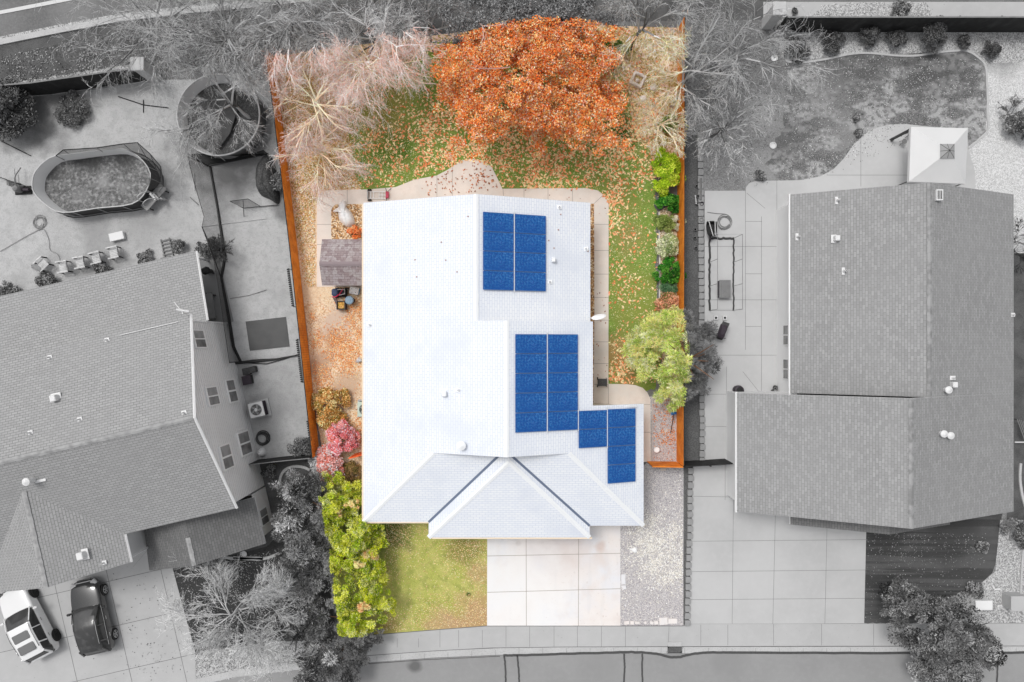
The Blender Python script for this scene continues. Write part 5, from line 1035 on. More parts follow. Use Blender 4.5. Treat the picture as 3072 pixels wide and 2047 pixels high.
# ---------------- cars ----------------
def car(px_front, px_rear, wb, width, L_, H_, paint, paint_roof, glassm, trim, label, sunroof=False, rimm=None, zw=.33):
    a = Vector(W(*px_front, zw)); b = Vector(W(*px_rear, zw)); d_ = (a - b).normalized(); d_.z = 0; rgt = Vector((d_.y, -d_.x, 0)); c = (a + b) / 2 - rgt * (width / 2 - .10)
    ang = math.atan2(d_.y, d_.x); t = thing("parked_car", (0, 0, 0), label, "car", "cars parked on the left driveway")
    hw = width / 2; F_ = wb / 2 + .88; R_ = -(wb / 2 + .82)
    # body stations: x, half width, z shoulder, z centre top
    st = [(F_, .50, .55, .60), (F_ - .08, .72, .68, .74), (F_ - .35, .90, .80, .90), (F_ - .9, .97, .90, 1.00), (F_ - 1.45, 1, .96, 1.06), (F_ - 1.6, 1, .98, 1.08), (0, 1, 1.0, 1.1), (-1.0, 1, 1.02, 1.12), (R_ + .75, .985, 1.03, 1.12), (R_ + .3, .95, 1.0, 1.08), (R_ + .06, .84, .92, .98), (R_, .66, .75, .80)]
    sc_ = H_ / 1.62; vs = []; fs = []
    prof = lambda w_, zs, zc_: [(0, .22), (w_ * .86, .22), (w_ * .98, .34), (w_, .60), (w_ * .985, zs * .93), (w_ * .93, zs), (w_ * .80, zs + (zc_ - zs) * .45), (w_ * .4, zc_ - .01), (0, zc_)]
    for x, wf, zs, zc_ in st:
        p = prof(hw * wf, zs * sc_, zc_ * sc_); row = [(x, -q[0], q[1]) for q in p] + [(x, q[0], q[1]) for q in p[-2:0:-1]]; vs += row
    n = 16
    for j in range(len(st) - 1): fs += [(j * n + i, (j + 1) * n + i, (j + 1) * n + (i + 1) % n, j * n + (i + 1) % n) for i in range(n)]
    fs.append(tuple(range(n))); fs.append(tuple(range((len(st) - 1) * n + n - 1, (len(st) - 1) * n - 1, -1)))
    mb = MB(); mb.grid(vs, fs); o = loc_build(mb, "body", paint, t, smooth=True, sub=2)
    # cabin glass loft
    zb = 1.0 * sc_; zr = H_
    cs = [(F_ - 1.45, .80, zb + .06, zb + .10), (F_ - 1.75, .80, zb + .22, zb + .26), (F_ - 2.15, .76, zr - .18, zr - .10), (F_ - 2.45, .74, zr - .10, zr - .02), (-.3, .73, zr - .07, zr + .01), (-1.1, .72, zr - .09, zr - .01), (R_ + .62, .70, zr - .15, zr - .07), (R_ + .42, .71, zr - .32, zr - .24), (R_ + .16, .74, zb + .02, zb + .06)]
    vs = []; fs = []
    for x, wf, ze, zc_ in cs:
        w_ = hw * wf; p = [(hw * .93, zb - .06), (hw * .90 if ze > zb + .1 else w_ * 1.1, min(zb + .04, ze)), (w_ * 1.0, ze), (w_ * .88, ze + (zc_ - ze) * .7), (0, zc_)]
        vs += [(x, -q[0], q[1]) for q in p] + [(x, q[0], q[1]) for q in p[-2::-1]]
    n = 9
    for j in range(len(cs) - 1): fs += [(j * n + i, (j + 1) * n + i, (j + 1) * n + i + 1, j * n + i + 1) for i in range(n - 1)]
    fs.append(tuple(range(n))); mb = MB(); mb.grid(vs, fs); loc_build(mb, "windows", glassm, t, smooth=True, sub=1)
    # roof skin
    rs = [(F_ - 2.24, .755, zr - .125, zr - .058), (F_ - 2.45, .75, zr - .085, zr + .0), (-.3, .74, zr - .055, zr + .028), (-1.1, .73, zr - .07, zr + .01), (R_ + .62, .72, zr - .13, zr - .05), (R_ + .40, .70, zr - .20, zr - .13)]
    vs = []; fs = []
    for x, wf, ze, zc_ in rs:
        w_ = hw * wf; vs += [(x, s_ * w_, z) for s_, z in ((-1.03, ze - .04), (-.98, ze + .01), (-.8, ze + (zc_ - ze) * .75), (-.4, zc_), (0, zc_ + .008), (.4, zc_), (.8, ze + (zc_ - ze) * .75), (.98, ze + .01), (1.03, ze - .04))]
    for j in range(len(rs) - 1): fs += [(j * 9 + i, (j + 1) * 9 + i, (j + 1) * 9 + i + 1, j * 9 + i + 1) for i in range(8)]
    mb = MB(); mb.grid(vs, fs); o = loc_build(mb, "roof", paint_roof, t, smooth=True, sub=1)
    for s_ in (-1, 1):
        mb = MB(); mb.tube([(F_ - 1.5, s_ * hw * .86, zb + .06), (F_ - 2.2, s_ * hw * .765, zr - .13)], .035, 6); loc_build(mb, "pillar", paint, t); mb = MB(); mb.tube([(R_ + .5, s_ * hw * .72, zr - .16), (R_ + .12, s_ * hw * .80, zb + .0)], .06, 6); loc_build(mb, "pillar", paint, t); mb = MB()
        mb.tube([(-.35, s_ * hw * .765, zr - .1), (-.40, s_ * hw * .90, zb + .02)], .03, 5); loc_build(mb, "pillar", paint, t); mb = MB(); mb.tube([(-1.25, s_ * hw * .76, zr - .12), (-1.35, s_ * hw * .90, zb + .02)], .04, 5); loc_build(mb, "pillar", paint, t)
        mb = MB(); mb.tube([(F_ - 1.6, s_ * hw * .93, zb), (0, s_ * hw * .935, zb + .02), (R_ + .5, s_ * hw * .92, zb + .05)], .014, 5); loc_build(mb, "window_trim", trim, t)
        mb = MB(); mb.tube([(F_ - 2.3, s_ * hw * .72, zr - .03), (-.5, s_ * hw * .72, zr + .02), (R_ + .8, s_ * hw * .68, zr - .05)], .015, 5); loc_build(mb, "roof_rail", trim, t)
        mb = MB(); mb.box((F_ - 1.72, s_ * (hw + .12), zb + .05), (.14, .24, .15), bev=.04); loc_build(mb, "mirror", paint, t)
        mb = MB(); mb.box((F_ - .22, s_ * hw * .66, .74 * sc_), (.30, .34, .10), -s_ * .5, bev=.03); loc_build(mb, "headlight", trim, t)
        mb = MB(); mb.box((R_ + .16, s_ * hw * .78, .94 * sc_), (.14, .26, .14), s_ * .4, bev=.03); loc_build(mb, "taillight", glassm, t)
        for xx in (-.05, -1.05): mb = MB(); mb.tube([(xx, s_ * (hw * .985 + .01), .86 * sc_), (xx - .2, s_ * (hw * .985 + .01), .86 * sc_)], .014, 5); loc_build(mb, "door_handle", trim, t)
        for xw in (wb / 2, -wb / 2):
            y0 = s_ * (hw - .10); w0 = MB(); R0 = zw + .01
            w0.tube([(xw, y0 - .115, zw), (xw, y0 + .115, zw)], R0, 28); tp_ = loc_build(w0, "wheel", mat_tyre, t)
            r0 = MB(); yy = y0 + s_ * .12; r0.tube([(xw, yy - .01, zw), (xw, yy + .012, zw)], R0 * .66, 20); r_ = loc_build(r0, "hub", m_pipe, tp_)
            r0 = MB(); r0.tube([(xw + R0 * .64 * math.cos(k * .314), yy + s_ * .015, zw + R0 * .64 * math.sin(k * .314)) for k in range(20)], .018, 5, closed=True)
            for k in range(5):
                a_ = k * 1.2566; r0.tube([(xw, yy + s_ * .02, zw), (xw + R0 * .62 * math.cos(a_), yy + s_ * .02, zw + R0 * .62 * math.sin(a_))], .028, 5)
            loc_build(r0, "rim", rimm or trim, tp_)
    mb = MB(); mb.box((F_ - .0, 0, .60 * sc_), (.08, hw * .9, .14), bev=.03); loc_build(mb, "grille", glassm, t)
    mb = MB(); mb.box((F_ - .10, 0, .735 * sc_), (.05, hw * 1.0, .03)); loc_build(mb, "grille_trim", trim, t)
    if sunroof:
        for x0, x1, wd in ((F_ - 2.62, F_ - 3.12, 1.0), (F_ - 3.35, F_ - 3.85, 1.0)):
            mb = MB(); mb.box(((x0 + x1) / 2, 0, zr + .032), (x0 - x1, wd, .012), bev=.05); loc_build(mb, "sunroof", glassm2, t)
    t.location = (c.x, c.y, 0); t.rotation_euler = (0, 0, ang); return t
mat_tyre = mat("black_tyre_rubber", G(48), .8)
glassm = mat("dark_car_glass", G(60), .08, [('n', 2, .4, .7, G(90), .5)], spec=.7, coord='O'); glassm2 = mat("tinted_sunroof_glass", G(118), .15, spec=.5)
m_blackp = mat("black_car_paint", G(30), .18, spec=.6, coat=1.0); m_blackr = mat("dusty_black_car_roof", G(60), .35, [('n', 1.6, .4, .65, G(52), .8), ('n', 3, .5, .7, G(96), .5)], coat=.5, coord='O')
m_whitep = mat("white_car_paint", G(240), .25, coat=.6); m_silver = mat("silver_trim", G(185), .3)
car((310, 1770), (341, 1903), 2.71, 1.86, 4.6, 1.60, m_blackp, m_blackr, glassm, m_silver, "black hatchback car parked on the left driveway")
car((98, 1778), (165, 1907), 2.88, 1.92, 4.8, 1.66, m_whitep, m_whitep, glassm, mat("grey_trim", G(90), .4), "white car with two dark sunroofs on the left driveway", True, rimm=m_fblack, zw=.37)
# ---------------- vegetation ----------------
m_leaf = mat("foliage", (1, 1, 1, 1), .75, attr="Col", spec=.2); m_bark = mat("bark", (1, 1, 1, 1), .9, attr="Col", spec=.1)
def nrm(v): return v / (np.linalg.norm(v, axis=-1, keepdims=True) + 1e-9)
def twig_mesh(name, P0, P1, R0, R1, cols, parent, m=None):
    d_ = nrm(P1 - P0); up = np.where(np.abs(d_[:, 2:3]) < .9, np.array([[0, 0, 1.]]), np.array([[1., 0, 0]]))
    u = nrm(np.cross(d_, up)); v = np.cross(d_, u); V = []
    ang = [0, 2.094, 4.189]; ring0 = [P0 + (u * math.cos(a) + v * math.sin(a)) * R0[:, None] for a in ang]; ring1 = [P1 + (u * math.cos(a) + v * math.sin(a)) * R1[:, None] for a in ang]
    Q = []
    for i in range(3): j = (i + 1) % 3; Q.append(np.stack([ring0[i], ring0[j], ring1[j], ring1[i]], 1))
    V = np.concatenate(Q, 1).reshape(-1, 3); return np_mesh(name, V, 4, np.repeat(cols, 3, 0), m or m_bark, parent)
def bare_tree(name, label, px, py, zc, R, seed, twc, limbc, inner=None, droop=.0, dens=1.0, top=1.12, base=None, split=False, gscale=1.0, group=None, rad=.011, flat=.55, cat="tree", trunk_r=.13, aim=None):
    rng = np.random.default_rng(seed); c = np.array(W(px, py, zc)); b = np.array(W(*base)) if base else np.array([c[0] * .985, c[1] * .985, 0.])
    t = thing(name, tuple(b), label, cat, group)
    fork = b * .6 + c * .4; fork[2] = zc * .42
    big = []; tw = []
    def seg(lst, p, q, r0, r1): lst.append((p, q, r0, r1))
    lead = c * .95 + b * .05; lead[2] = zc * .92; tp = [b, (b + fork) / 2 + rng.normal(0, .08, 3) * [1, 1, 0], fork, fork * .5 + lead * .5 + rng.normal(0, .15, 3), lead]
    for i in range(4): seg(big, tp[i], tp[i + 1], trunk_r * (1 - .2 * i), trunk_r * (.8 - .2 * i))
    nl = int(11 * max(.7, dens ** .5))
    def grow(p, d_, L_, r, lev, lst):
        k = 4; pts = [p]; dd = d_.copy()
        for i in range(k):
            dd = dd + rng.normal(0, .09 + .035 * lev, 3); dd[2] -= droop * (.10 + .16 * lev) ; dd = nrm(dd); q = pts[-1] + dd * L_ / k
            if q[2] < .25: q[2] = .25
            seg(lst, pts[-1], q, r * (1 - .7 * i / k), r * (1 - .7 * (i + 1) / k)); pts.append(q)
        if lev >= 3: return
        nch = [0, 8, 8, 7][lev] if lev else 0
        nch = int(round((8, 8, 8)[lev] * dens))
        for j in range(nch):
            f = rng.uniform(.15, 1.0); i = min(k - 1, int(f * k)); pp = pts[i] + (pts[i + 1] - pts[i]) * (f * k - i)
            side = rng.normal(0, 1, 3); side -= side.dot(dd) * dd; side = nrm(side); side[2] *= flat
            nd = nrm(dd * rng.uniform(.9, 1.3) + side * rng.uniform(.4, .9)); grow(pp, nd, L_ * rng.uniform(.42, .68), r * (.42 if lev < 2 else .5), lev + 1, big if lev == 0 else tw)
    for i in range(nl):
        a = 2 * math.pi * (i + rng.uniform(-.3, .3)) / nl; el = rng.uniform(.25, 1.1)
        tgt = np.array([c[0] + R * math.cos(a) * rng.uniform(.7, 1), c[1] + R * math.sin(a) * rng.uniform(.7, 1), zc * rng.uniform(.85, top)])
        f_ = rng.uniform(0, 1.8); st_ = tp[2 + int(f_)] * (1 - f_ % 1) + tp[3 + int(f_)] * (f_ % 1); d_ = nrm(nrm(tgt - st_) + rng.normal(0, .12, 3)); grow(st_, d_, np.linalg.norm(tgt - st_) * rng.uniform(.7, .95), trunk_r * rng.uniform(.3, .55), 0, big)
    def arr(lst): return [np.array([s[i] for s in lst]) for i in range(4)]
    for lst, nm, col in ((big, "trunk", limbc), (tw, "crown", twc)):
        P0, P1, R0, R1 = arr(lst); R0 = np.maximum(R0, rad * .8); R1 = np.maximum(R1, rad * .6)
        cc = palette(col, rng.integers(0, len(col), len(P0)), .10, rng)
        if split:
            zr_ = float(np.percentile([s_[1][2] for s_ in tw], 60)); mk = lotmask((P0 + P1) / 2, zr_); g = greyed(cc, gscale)
            if inner is not None: g = cc; cc = palette(inner, rng.integers(0, len(inner), len(P0)), .10, rng)
            cc = np.where(mk[:, None], cc, g)
        twig_mesh(nm, P0, P1, R0, R1, cc, t)
    return t
def crown(parent, name, clumps, n, size, cols, seed=0, split=None, gscale=1.0, tilt=.8, aspect=.6, shell=.4, jit=.14, cj=.12, radial=False, gg=1.0, own=.45):
    """clumps: array rows x,y,z,rx,ry,rz"""
    rng = np.random.default_rng(seed); Cl = np.array(clumps, float); wgt = (Cl[:, 3] * Cl[:, 4]); wgt /= wgt.sum()
    idx = rng.choice(len(Cl), n, p=wgt); dv = nrm(rng.normal(0, 1, (n, 3))); dv[:, 2] = np.abs(dv[:, 2]) * np.where(rng.random(n) < .85, 1, -1)
    rr = rng.random(n) ** (.5 if shell < .35 else .33 if shell < .5 else .18); P = Cl[idx, :3] + dv * Cl[idx, 3:6] * rr[:, None]
    P[:, 2] = np.maximum(P[:, 2], .03)
    ncl = len(cols); ctone = rng.integers(0, ncl, len(Cl)); ti = np.where(rng.random(n) < own, ctone[idx], rng.integers(0, ncl, n))
    cc = palette(cols, ti, jit, rng) * (1 + rng.normal(0, cj, len(Cl)))[idx][:, None]; cc = np.clip(cc, .004, .92)
    if split is not None:
        mk = lotmask(P, float(np.percentile(P[:, 2], 65))); cc = np.where(mk[:, None], cc, greyed(cc, gscale, gg))
    V = leaf_quads(P, size, tilt, aspect, rng, direc=dv if radial else None)
    return np_mesh(name, V, 4, cc, m_leaf, parent)
def dome(px, py, z, R, H, n, cr, seed, irr=.15, ry=1.0, lobes=None):
    rng = np.random.default_rng(seed); cx, cy, _ = W(px, py, z); out = []
    ph = rng.uniform(0, 6.28, 5)
    for i in range(n):
        a = rng.uniform(0, 2 * math.pi); f = math.sqrt(rng.random())
        lim = R * (1 + irr * (math.sin(3 * a + ph[0]) * .5 + math.sin(5 * a + ph[1]) * .4 + math.sin(8 * a + ph[2]) * .3))
        r = (lim - cr * .6) * f; s_ = cr * rng.uniform(.6, 1.3)
        out.append((cx + r * math.cos(a), cy + r * math.sin(a) * ry, z + H * (1 - f * f * .95) * rng.uniform(.55, 1.0), s_, s_, s_ * .65))
    return out
def trunkmesh(t, base, top, r, col, limbs=0, spread=1.5, seed=1):
    rng = np.random.default_rng(seed); b, q = np.array(base, float), np.array(top, float); L_ = [(b, (b + q) / 2, r, r * .8), ((b + q) / 2, q, r * .8, r * .55)]
    for i in range(limbs):
        a = i * 2.4 + rng.uniform(-.3, .3); m = b + (q - b) * rng.uniform(.45, .85); e = m + np.array([math.cos(a), math.sin(a), rng.uniform(.15, .7)]) * spread * rng.uniform(.6, 1); L_ += [(m, (m + e) / 2 + [0, 0, .1], r * .35, r * .25), ((m + e) / 2 + [0, 0, .1], e, r * .25, r * .1)]
    P0, P1, R0, R1 = [np.array([s[i] for s in L_]) for i in range(4)]
    twig_mesh("trunk", P0, P1, R0, R1, palette([col], np.zeros(len(P0), int), .08, rng), t)
def bush(name, label, px, py, r, h, cols, seed, n=2200, size=.06, group=None, ry=1.0, cat="shrub", split=None, trunk=True, irr=.2, nc=26, tilt=.9, aspect=.5, cr=None, radial=False, jit=.14, gscale=1):
    x, y, _ = W(px, py, h * .5); t = thing(name, (x, y, 0), label, cat, group)
    crown(t, "crown", dome(px, py, h * .3, r, h * .65, nc, cr or r * .3, seed, irr, ry), n, size, cols, seed, split=split, tilt=tilt, aspect=aspect, radial=radial, jit=jit, gscale=gscale)
    if trunk: trunkmesh(t, (x, y, 0), (x, y, h * .6), max(.02, r * .06), G(90), 6, r * .7, seed)
    return t
# --- big orange maple, greyed where it leaves the lot
OR = [C(234, 122, 62, 1.65), C(240, 142, 84, 1.75), C(220, 100, 38, 1.55), C(246, 170, 130, 1.85), C(228, 110, 50, 1.6), C(240, 156, 136, 1.85), C(204, 86, 28, 1.4), C(238, 138, 80, 1.75)]
mz = 5.2; bx, by, _ = W(1592, 300, 0); t = thing("maple_tree", (bx, by, 0), "large orange autumn maple filling the top of the coloured lot", "tree")
cl = []
for (px, py, z, R, H, n, s_) in ((1590, 215, 4.6, 4.6, 3.2, 210, 1), (1730, 300, 3.6, 2.2, 1.9, 50, 2), (1440, 230, 3.8, 2.3, 2.0, 55, 3), (1605, 335, 2.8, 1.6, 1.4, 28, 4), (1530, 60, 5.0, 3.4, 2.0, 90, 5), (1700, 70, 5.0, 2.5, 2.0, 60, 6), (1800, 290, 3.0, 1.3, 1.2, 20, 7), (1370, 270, 3.0, 1.2, 1.2, 18, 8)):
    cl += dome(px, py, z, R, H * .7, int(n * 2.6), .38, s_, .5)
crown(t, "crown", cl, 135000, .058, OR, 11, split=6.0, gscale=.55, tilt=.9, aspect=.5, jit=.16, cj=.16, gg=1.2, own=.15, shell=.3)
trunkmesh(t, (bx, by, 0), (bx, by + .6, 5.0), .2, C(120, 90, 80), 12, 3.0, 4)
a, b = W(1415, 205, 7.6), W(1540, 203, 7.6); P = np.array([W(1410, 204, 7.9), W(1462, 207, 7.9), W(1420, 195, 7.9), W(1468, 207, 7.9)]); Q = np.array([W(1470, 207, 7.9), W(1530, 202, 7.9), W(1462, 204, 7.9), W(1460, 226, 7.8)])
twig_mesh("bare_branch", P, Q, np.array([.015, .028, .01, .012]), np.array([.028, .03, .015, .006]), palette([C(190, 150, 140)], np.zeros(4, int)), t)
# --- pinkish bare birches
PK = [C(234, 196, 188, 1.65), C(224, 180, 176, 1.6), C(240, 208, 206, 1.7), C(212, 160, 140, 1.5)]; LB = [C(240, 212, 184, 1.4), C(226, 196, 166, 1.4)]
GT = [G(172, 1.5), G(150, 1.4), G(192, 1.5), G(130, 1.3)]; GL = [G(170, 1.3), G(140, 1.2), G(105)]
bare_tree("birch_tree", "large pinkish bare birch at the upper left corner of the coloured lot", 922, 275, 5.2, 2.9, 21, PK, LB, droop=.5, dens=.98, split=True, base=(985, 400, 0), rad=.0065)
bare_tree("birch_tree", "pinkish bare birch whose pale branches reach toward the orange maple", 1125, 165, 5.2, 2.7, 22, PK, LB, droop=.45, dens=.88, split=True, base=(1180, 260, 0), rad=.0062)
bare_tree("birch_tree", "smaller pinkish bare birch spreading above the shed path", 945, 440, 3.8, 2.35, 23, PK, LB, droop=.45, dens=.82, split=True, base=(985, 470, 0), rad=.0065)
CR = [C(234, 224, 190, 1.6), C(220, 208, 164, 1.5), C(242, 232, 210, 1.7), C(170, 170, 100, 1.2), C(206, 164, 130, 1.4)]
bare_tree("locust_tree", "cream bare tree along the right fence, grey beyond the lot", 2090, 175, 5.0, 3.3, 24, CR, LB, droop=.35, dens=.72, split=True, gscale=.6, base=(2012, 320, 0), rad=.010)
bare_tree("locust_tree", "low cream bare tree between the garden rocks and green shrub", 2000, 365, 3.0, 1.6, 25, CR, LB, droop=.4, dens=.7, split=True, gscale=.5, rad=.011, trunk_r=.08)
for i, (px, py, z, R, lb, dn) in enumerate(((430, 70, 5.5, 3.6, "grey bare tree over the upper left road kerb", .85), (640, 60, 6.0, 3.6, "grey bare tree between road kerb and round pool", 1.15), (640, 260, 5.2, 3.3, "grey bare tree with pale limbs right over the round pool", 1.0),
      (860, 40, 6.0, 3.4, "grey bare tree just above the lot's upper left corner", 1.1), (1080, 50, 6.0, 3.6, "grey bare tree above the pink birches at the top edge", 1.1), (1270, 30, 5.0, 2.8, "grey bare tree left of the dark maple top", .95),
      (1945, 25, 5.0, 2.9, "grey bare tree right of the dark maple top", 1.0), (2240, 120, 5.0, 3.2, "grey bare tree beside the upper right stone pillar", .8), (2190, 360, 4.2, 2.4, "lower grey bare tree outside the right cedar fence", .7), (1115, -40, 5, 3, "grey bare tree cut by the top edge of the photo", .9))):
    bare_tree("bare_tree", lb, px, py, z, R, 40 + i, GT, GL, PK if px < 1400 else CR, droop=.30, dens=dn * .86, split=True, group="grey bare trees behind the lots", rad=.0072)
bare_tree("bare_tree", "pale grey bare tree on the dark front lawn between driveway and conifers", 690, 1850, 3.8, 3.7, 60, [G(186, 1.3), G(160, 1.2), G(206, 1.4)], [G(196, 1.2), G(172, 1.2)], droop=.12, dens=.98, base=(735, 1815, 0), rad=.0095, flat=.8, trunk_r=.085)
bare_tree("bare_shrub", "dark leafless shrub beside the pallet and net", 655, 745, 1.2, .8, 61, [G(90)], [G(70)], droop=.1, dens=.6, cat="shrub", trunk_r=.03)
bare_tree("bare_shrub", "spiky bare shrub on white gravel at the upper right edge", 3050, 330, .9, .8, 62, [G(110), G(140)], [G(90)], droop=.0, dens=.6, cat="shrub", trunk_r=.03)
bare_tree("bare_shrub", "dark bare shrub beyond the right house roof edge", 3072, 730, 1.6, 1.4, 63, [G(70), G(50)], [G(60)], droop=.0, dens=.8, cat="shrub", trunk_r=.04)
# --- coloured lot shrubs
YG = [C(180, 206, 40, 1.25), C(150, 184, 28, 1.2), C(206, 220, 80, 1.3), C(120, 160, 24, 1.1)]
bush("round_shrub", "bright yellow-green round shrub against the orange fence", 1999, 520, 1.02, 1.7, YG, 71, 14000, .045, ry=1.34, nc=60, cr=.26)
DG = [C(34, 100, 24, 1.2), C(56, 130, 34, 1.2), C(24, 76, 18, 1.1), C(96, 156, 54, 1.3)]
bush("dark_green_shrub", "dark green shrub just below the yellow-green shrub", 2006, 614, .78, 1.1, DG, 72, 6200, .05, ry=.82, nc=34, cr=.2)
bush("dark_green_shrub", "larger dark green shrub in the middle of the right bed", 2008, 814, .95, 1.2, DG, 73, 8000, .05, ry=.86, nc=38, cr=.2)
PG = [C(190, 196, 150, 1.2), C(150, 166, 104, 1.1), C(214, 214, 184, 1.3), C(120, 144, 84)]
bush("pale_shrub", "pale feathery shrub nearest below the upper dark shrub", 1996, 668, .62, .8, [C(130, 150, 70), C(160, 172, 100), C(110, 134, 56)], 74, 3600, .05, nc=26)
bush("pale_shrub", "whitish feathery grass clump against the fence", 2034, 668, .45, .9, [C(220, 216, 196, 1.3), C(196, 196, 160, 1.2)], 75, 2200, .08, aspect=.2, nc=16, radial=True)
bush("pale_shrub", "pale grey-green feathery shrub above the larger dark shrub", 2004, 742, .78, .9, PG, 76, 5200, .055, nc=32)
bush("blue_green_shrub", "low blue-green shrub directly below the larger dark shrub", 2010, 865, .6, .6, [C(110, 150, 110), C(80, 126, 84), C(140, 172, 130)], 77, 3400, .06, aspect=.25, ry=.6, nc=22, radial=True)
bush("reddish_shrub", "salmon and green shrub at the top of the pine tree", 2008, 912, .85, .8, [C(216, 150, 116, 1.2), C(226, 174, 140, 1.2), C(120, 126, 60), C(190, 130, 100)], 78, 5200, .055, ry=.75, nc=34)
bush("green_bush", "small dark green bush half under the right end of the maple", 1835, 165, .9, 1.2, [C(60, 96, 30), C(40, 76, 22), C(120, 130, 60)], 79, 3600, .06, nc=26)
bush("green_bush", "small green bush by the lower cream bare tree", 2005, 375, .6, .8, [C(110, 140, 60), C(80, 120, 50), C(170, 190, 110)], 80, 2600, .05, nc=20)
bush("orange_shrub", "small orange shrub between white tarp and shed", 1064, 698, .48, .4, [C(232, 128, 66, 1.2), C(226, 104, 46, 1.2), C(240, 160, 110, 1.2)], 81, 2600, .045, nc=22, ry=.85)
BR = [C(220, 164, 104, 1.5), C(200, 138, 74, 1.4), C(234, 190, 138, 1.6), C(164, 116, 52, 1.2), C(146, 122, 50, 1.1)]
bush("brown_shrub", "broad brown autumn shrub between dirt path and pink shrub", 990, 1222, 1.15, 1.1, BR, 82, 11500, .05, ry=1.25, nc=60, cr=.28)
PKR = [C(232, 146, 150, 1.6), C(238, 172, 180, 1.7), C(220, 120, 104, 1.5), C(212, 106, 112, 1.4)]
bush("pink_shrub", "upper pink-red autumn shrub beside the white roof edge", 1028, 1315, .95, 1.7, PKR, 83, 9000, .055, nc=48, cr=.26, split=1.2, ry=1.2)
bush("pink_shrub", "lower pink-red autumn shrub just above the yellow-green juniper", 985, 1392, 1.05, 1.6, [C(224, 130, 118, 1.5), C(234, 162, 158, 1.6), C(206, 104, 80, 1.3), C(240, 188, 188, 1.7)], 84, 10500, .055, nc=54, cr=.28, split=1.2, ry=1.15)
bush("brown_shrub", "dull olive brown shrub between pink shrub and roof corner", 1055, 1420, .75, .8, [C(150, 124, 70), C(176, 140, 96), C(110, 100, 50)], 85, 4600, .05, nc=30, ry=1.6)
# --- junipers at the front left
JG = [C(218, 220, 66, 2.4), C(232, 232, 116, 2.5), C(182, 198, 34, 2.0), C(124, 152, 24, 1.4), C(214, 216, 70, 2.1), C(84, 116, 18, .9), C(150, 170, 26, 1.4)]; JT = [C(240, 200, 140, 1.35), C(230, 176, 124, 1.3), C(244, 214, 150, 1.4)]
def juniper(lb, spots_, seed, n, split, gs=.42, base=None, brown=()):
    rng = np.random.default_rng(seed); cl = []
    for (px, py, z, r, h, k) in spots_: cl += dome(px, py, z, r, h, int(k * 1.7), .24, int(rng.integers(1e6)), .5)
    x, y, _ = W(*(base or (spots_[0][0], spots_[0][1], 0)))
    t = thing("juniper", (x, y, 0), lb, "tree", "yellow-green junipers beside the front lawn"); crown(t, "crown", cl, int(n * 1.7), .05, JG, seed, split=split, gscale=gs, tilt=.8, aspect=.28, jit=.16, cj=.25, gg=1.15, radial=True, own=.5, shell=.4)
    if brown:
        cb = []
        for (px, py, z, r) in brown: cb += dome(px, py, z, r * 1.3, .5, 9, .13, int(rng.integers(1e6)), .6, ry=.7)
        crown(t, "dead_foliage", cb, int(n * .035), .07, JT, seed + 1, tilt=.8, aspect=.3, jit=.1, radial=True)
    trunkmesh(t, (x, y, 0), (x, y, 2.6), .12, C(110, 80, 60), 10, 1.2, seed); return t
juniper("upper yellow-green juniper beside the white roof corner", [(1010, 1490, 1.6, 1.35, 1.7, 60), (1060, 1500, 1.2, .8, 1.2, 20), (985, 1560, 1.2, 1.2, 1.4, 36)], 91, 24000, 2.4, base=(1020, 1510, 0), brown=((1062, 1512, 2.6, .35), (1020, 1530, 2.2, .4)))
juniper("tall middle yellow-green juniper overlapping the roof corner", [(1060, 1610, 1.8, 1.5, 2.0, 70), (1105, 1570, 2.2, .8, 1.0, 20), (1010, 1670, 1.4, 1.1, 1.5, 30), (1115, 1700, 1.4, 1.1, 1.2, 30), (1125, 1640, 1.3, .9, 1.2, 18)], 92, 30000, 2.4, base=(1060, 1640, 0), brown=((1070, 1690, 2.4, .3), (1110, 1660, 2.2, .3)))
juniper("lower yellow-green juniper ending at the front pavement", [(1070, 1840, 1.5, 1.5, 1.8, 60), (1040, 1770, 1.4, 1.1, 1.5, 34), (1130, 1790, 1.3, 1.0, 1.3, 28), (1090, 1900, 1.3, 1.0, 1.2, 26)], 93, 32000, 2.4, base=(1070, 1820, 0), brown=((1085, 1815, 2.6, .42), (1055, 1870, 2.4, .3)))
juniper("southernmost dark grey juniper hanging over the pavement edge", [(1000, 1990, 1.8, 1.2, 1.4, 40), (1060, 1960, 1.8, 1.1, 1.2, 34), (1090, 1920, 1.5, .7, .9, 16), (1050, 2030, 1.6, .6, 1.0, 14)], 94, 19000, 2.4, gs=.34, base=(1030, 1940, 0))
CG = [G(122, 1.4), G(92, 1.2), G(148, 1.5), G(66, 1.0)]; CG2 = [G(110, 1.3), G(76, 1.1), G(142, 1.4), G(190, 1.6), G(60, 1.)]
def conifer(lb, spots_, seed, n, cols, base, grp="grey conifers left of the lot", size=.06):
    rng = np.random.default_rng(seed); cl = []
    for (px, py, z, r, h, k) in spots_: cl += dome(px, py, z, r, h, int(k * 1.3), .36, int(rng.integers(1e6)), .5)
    x, y, _ = W(*base); t = thing("conifer", (x, y, 0), lb, "tree", grp); crown(t, "crown", cl, n, size * 1.5, cols, seed, tilt=.8, aspect=.16, jit=.12, cj=.28, radial=True, own=.7, shell=.4); trunkmesh(t, (x, y, 0), (x, y, 3.4), .14, G(80), 12, 1.4, seed); return t
conifer("upper dark grey conifer with pale tips beside the garden edging", [(905, 1470, 1.6, 1.3, 1.8, 40), (880, 1550, 1.4, 1.2, 1.4, 34)], 95, 15000, CG2, (915, 1500, 0))
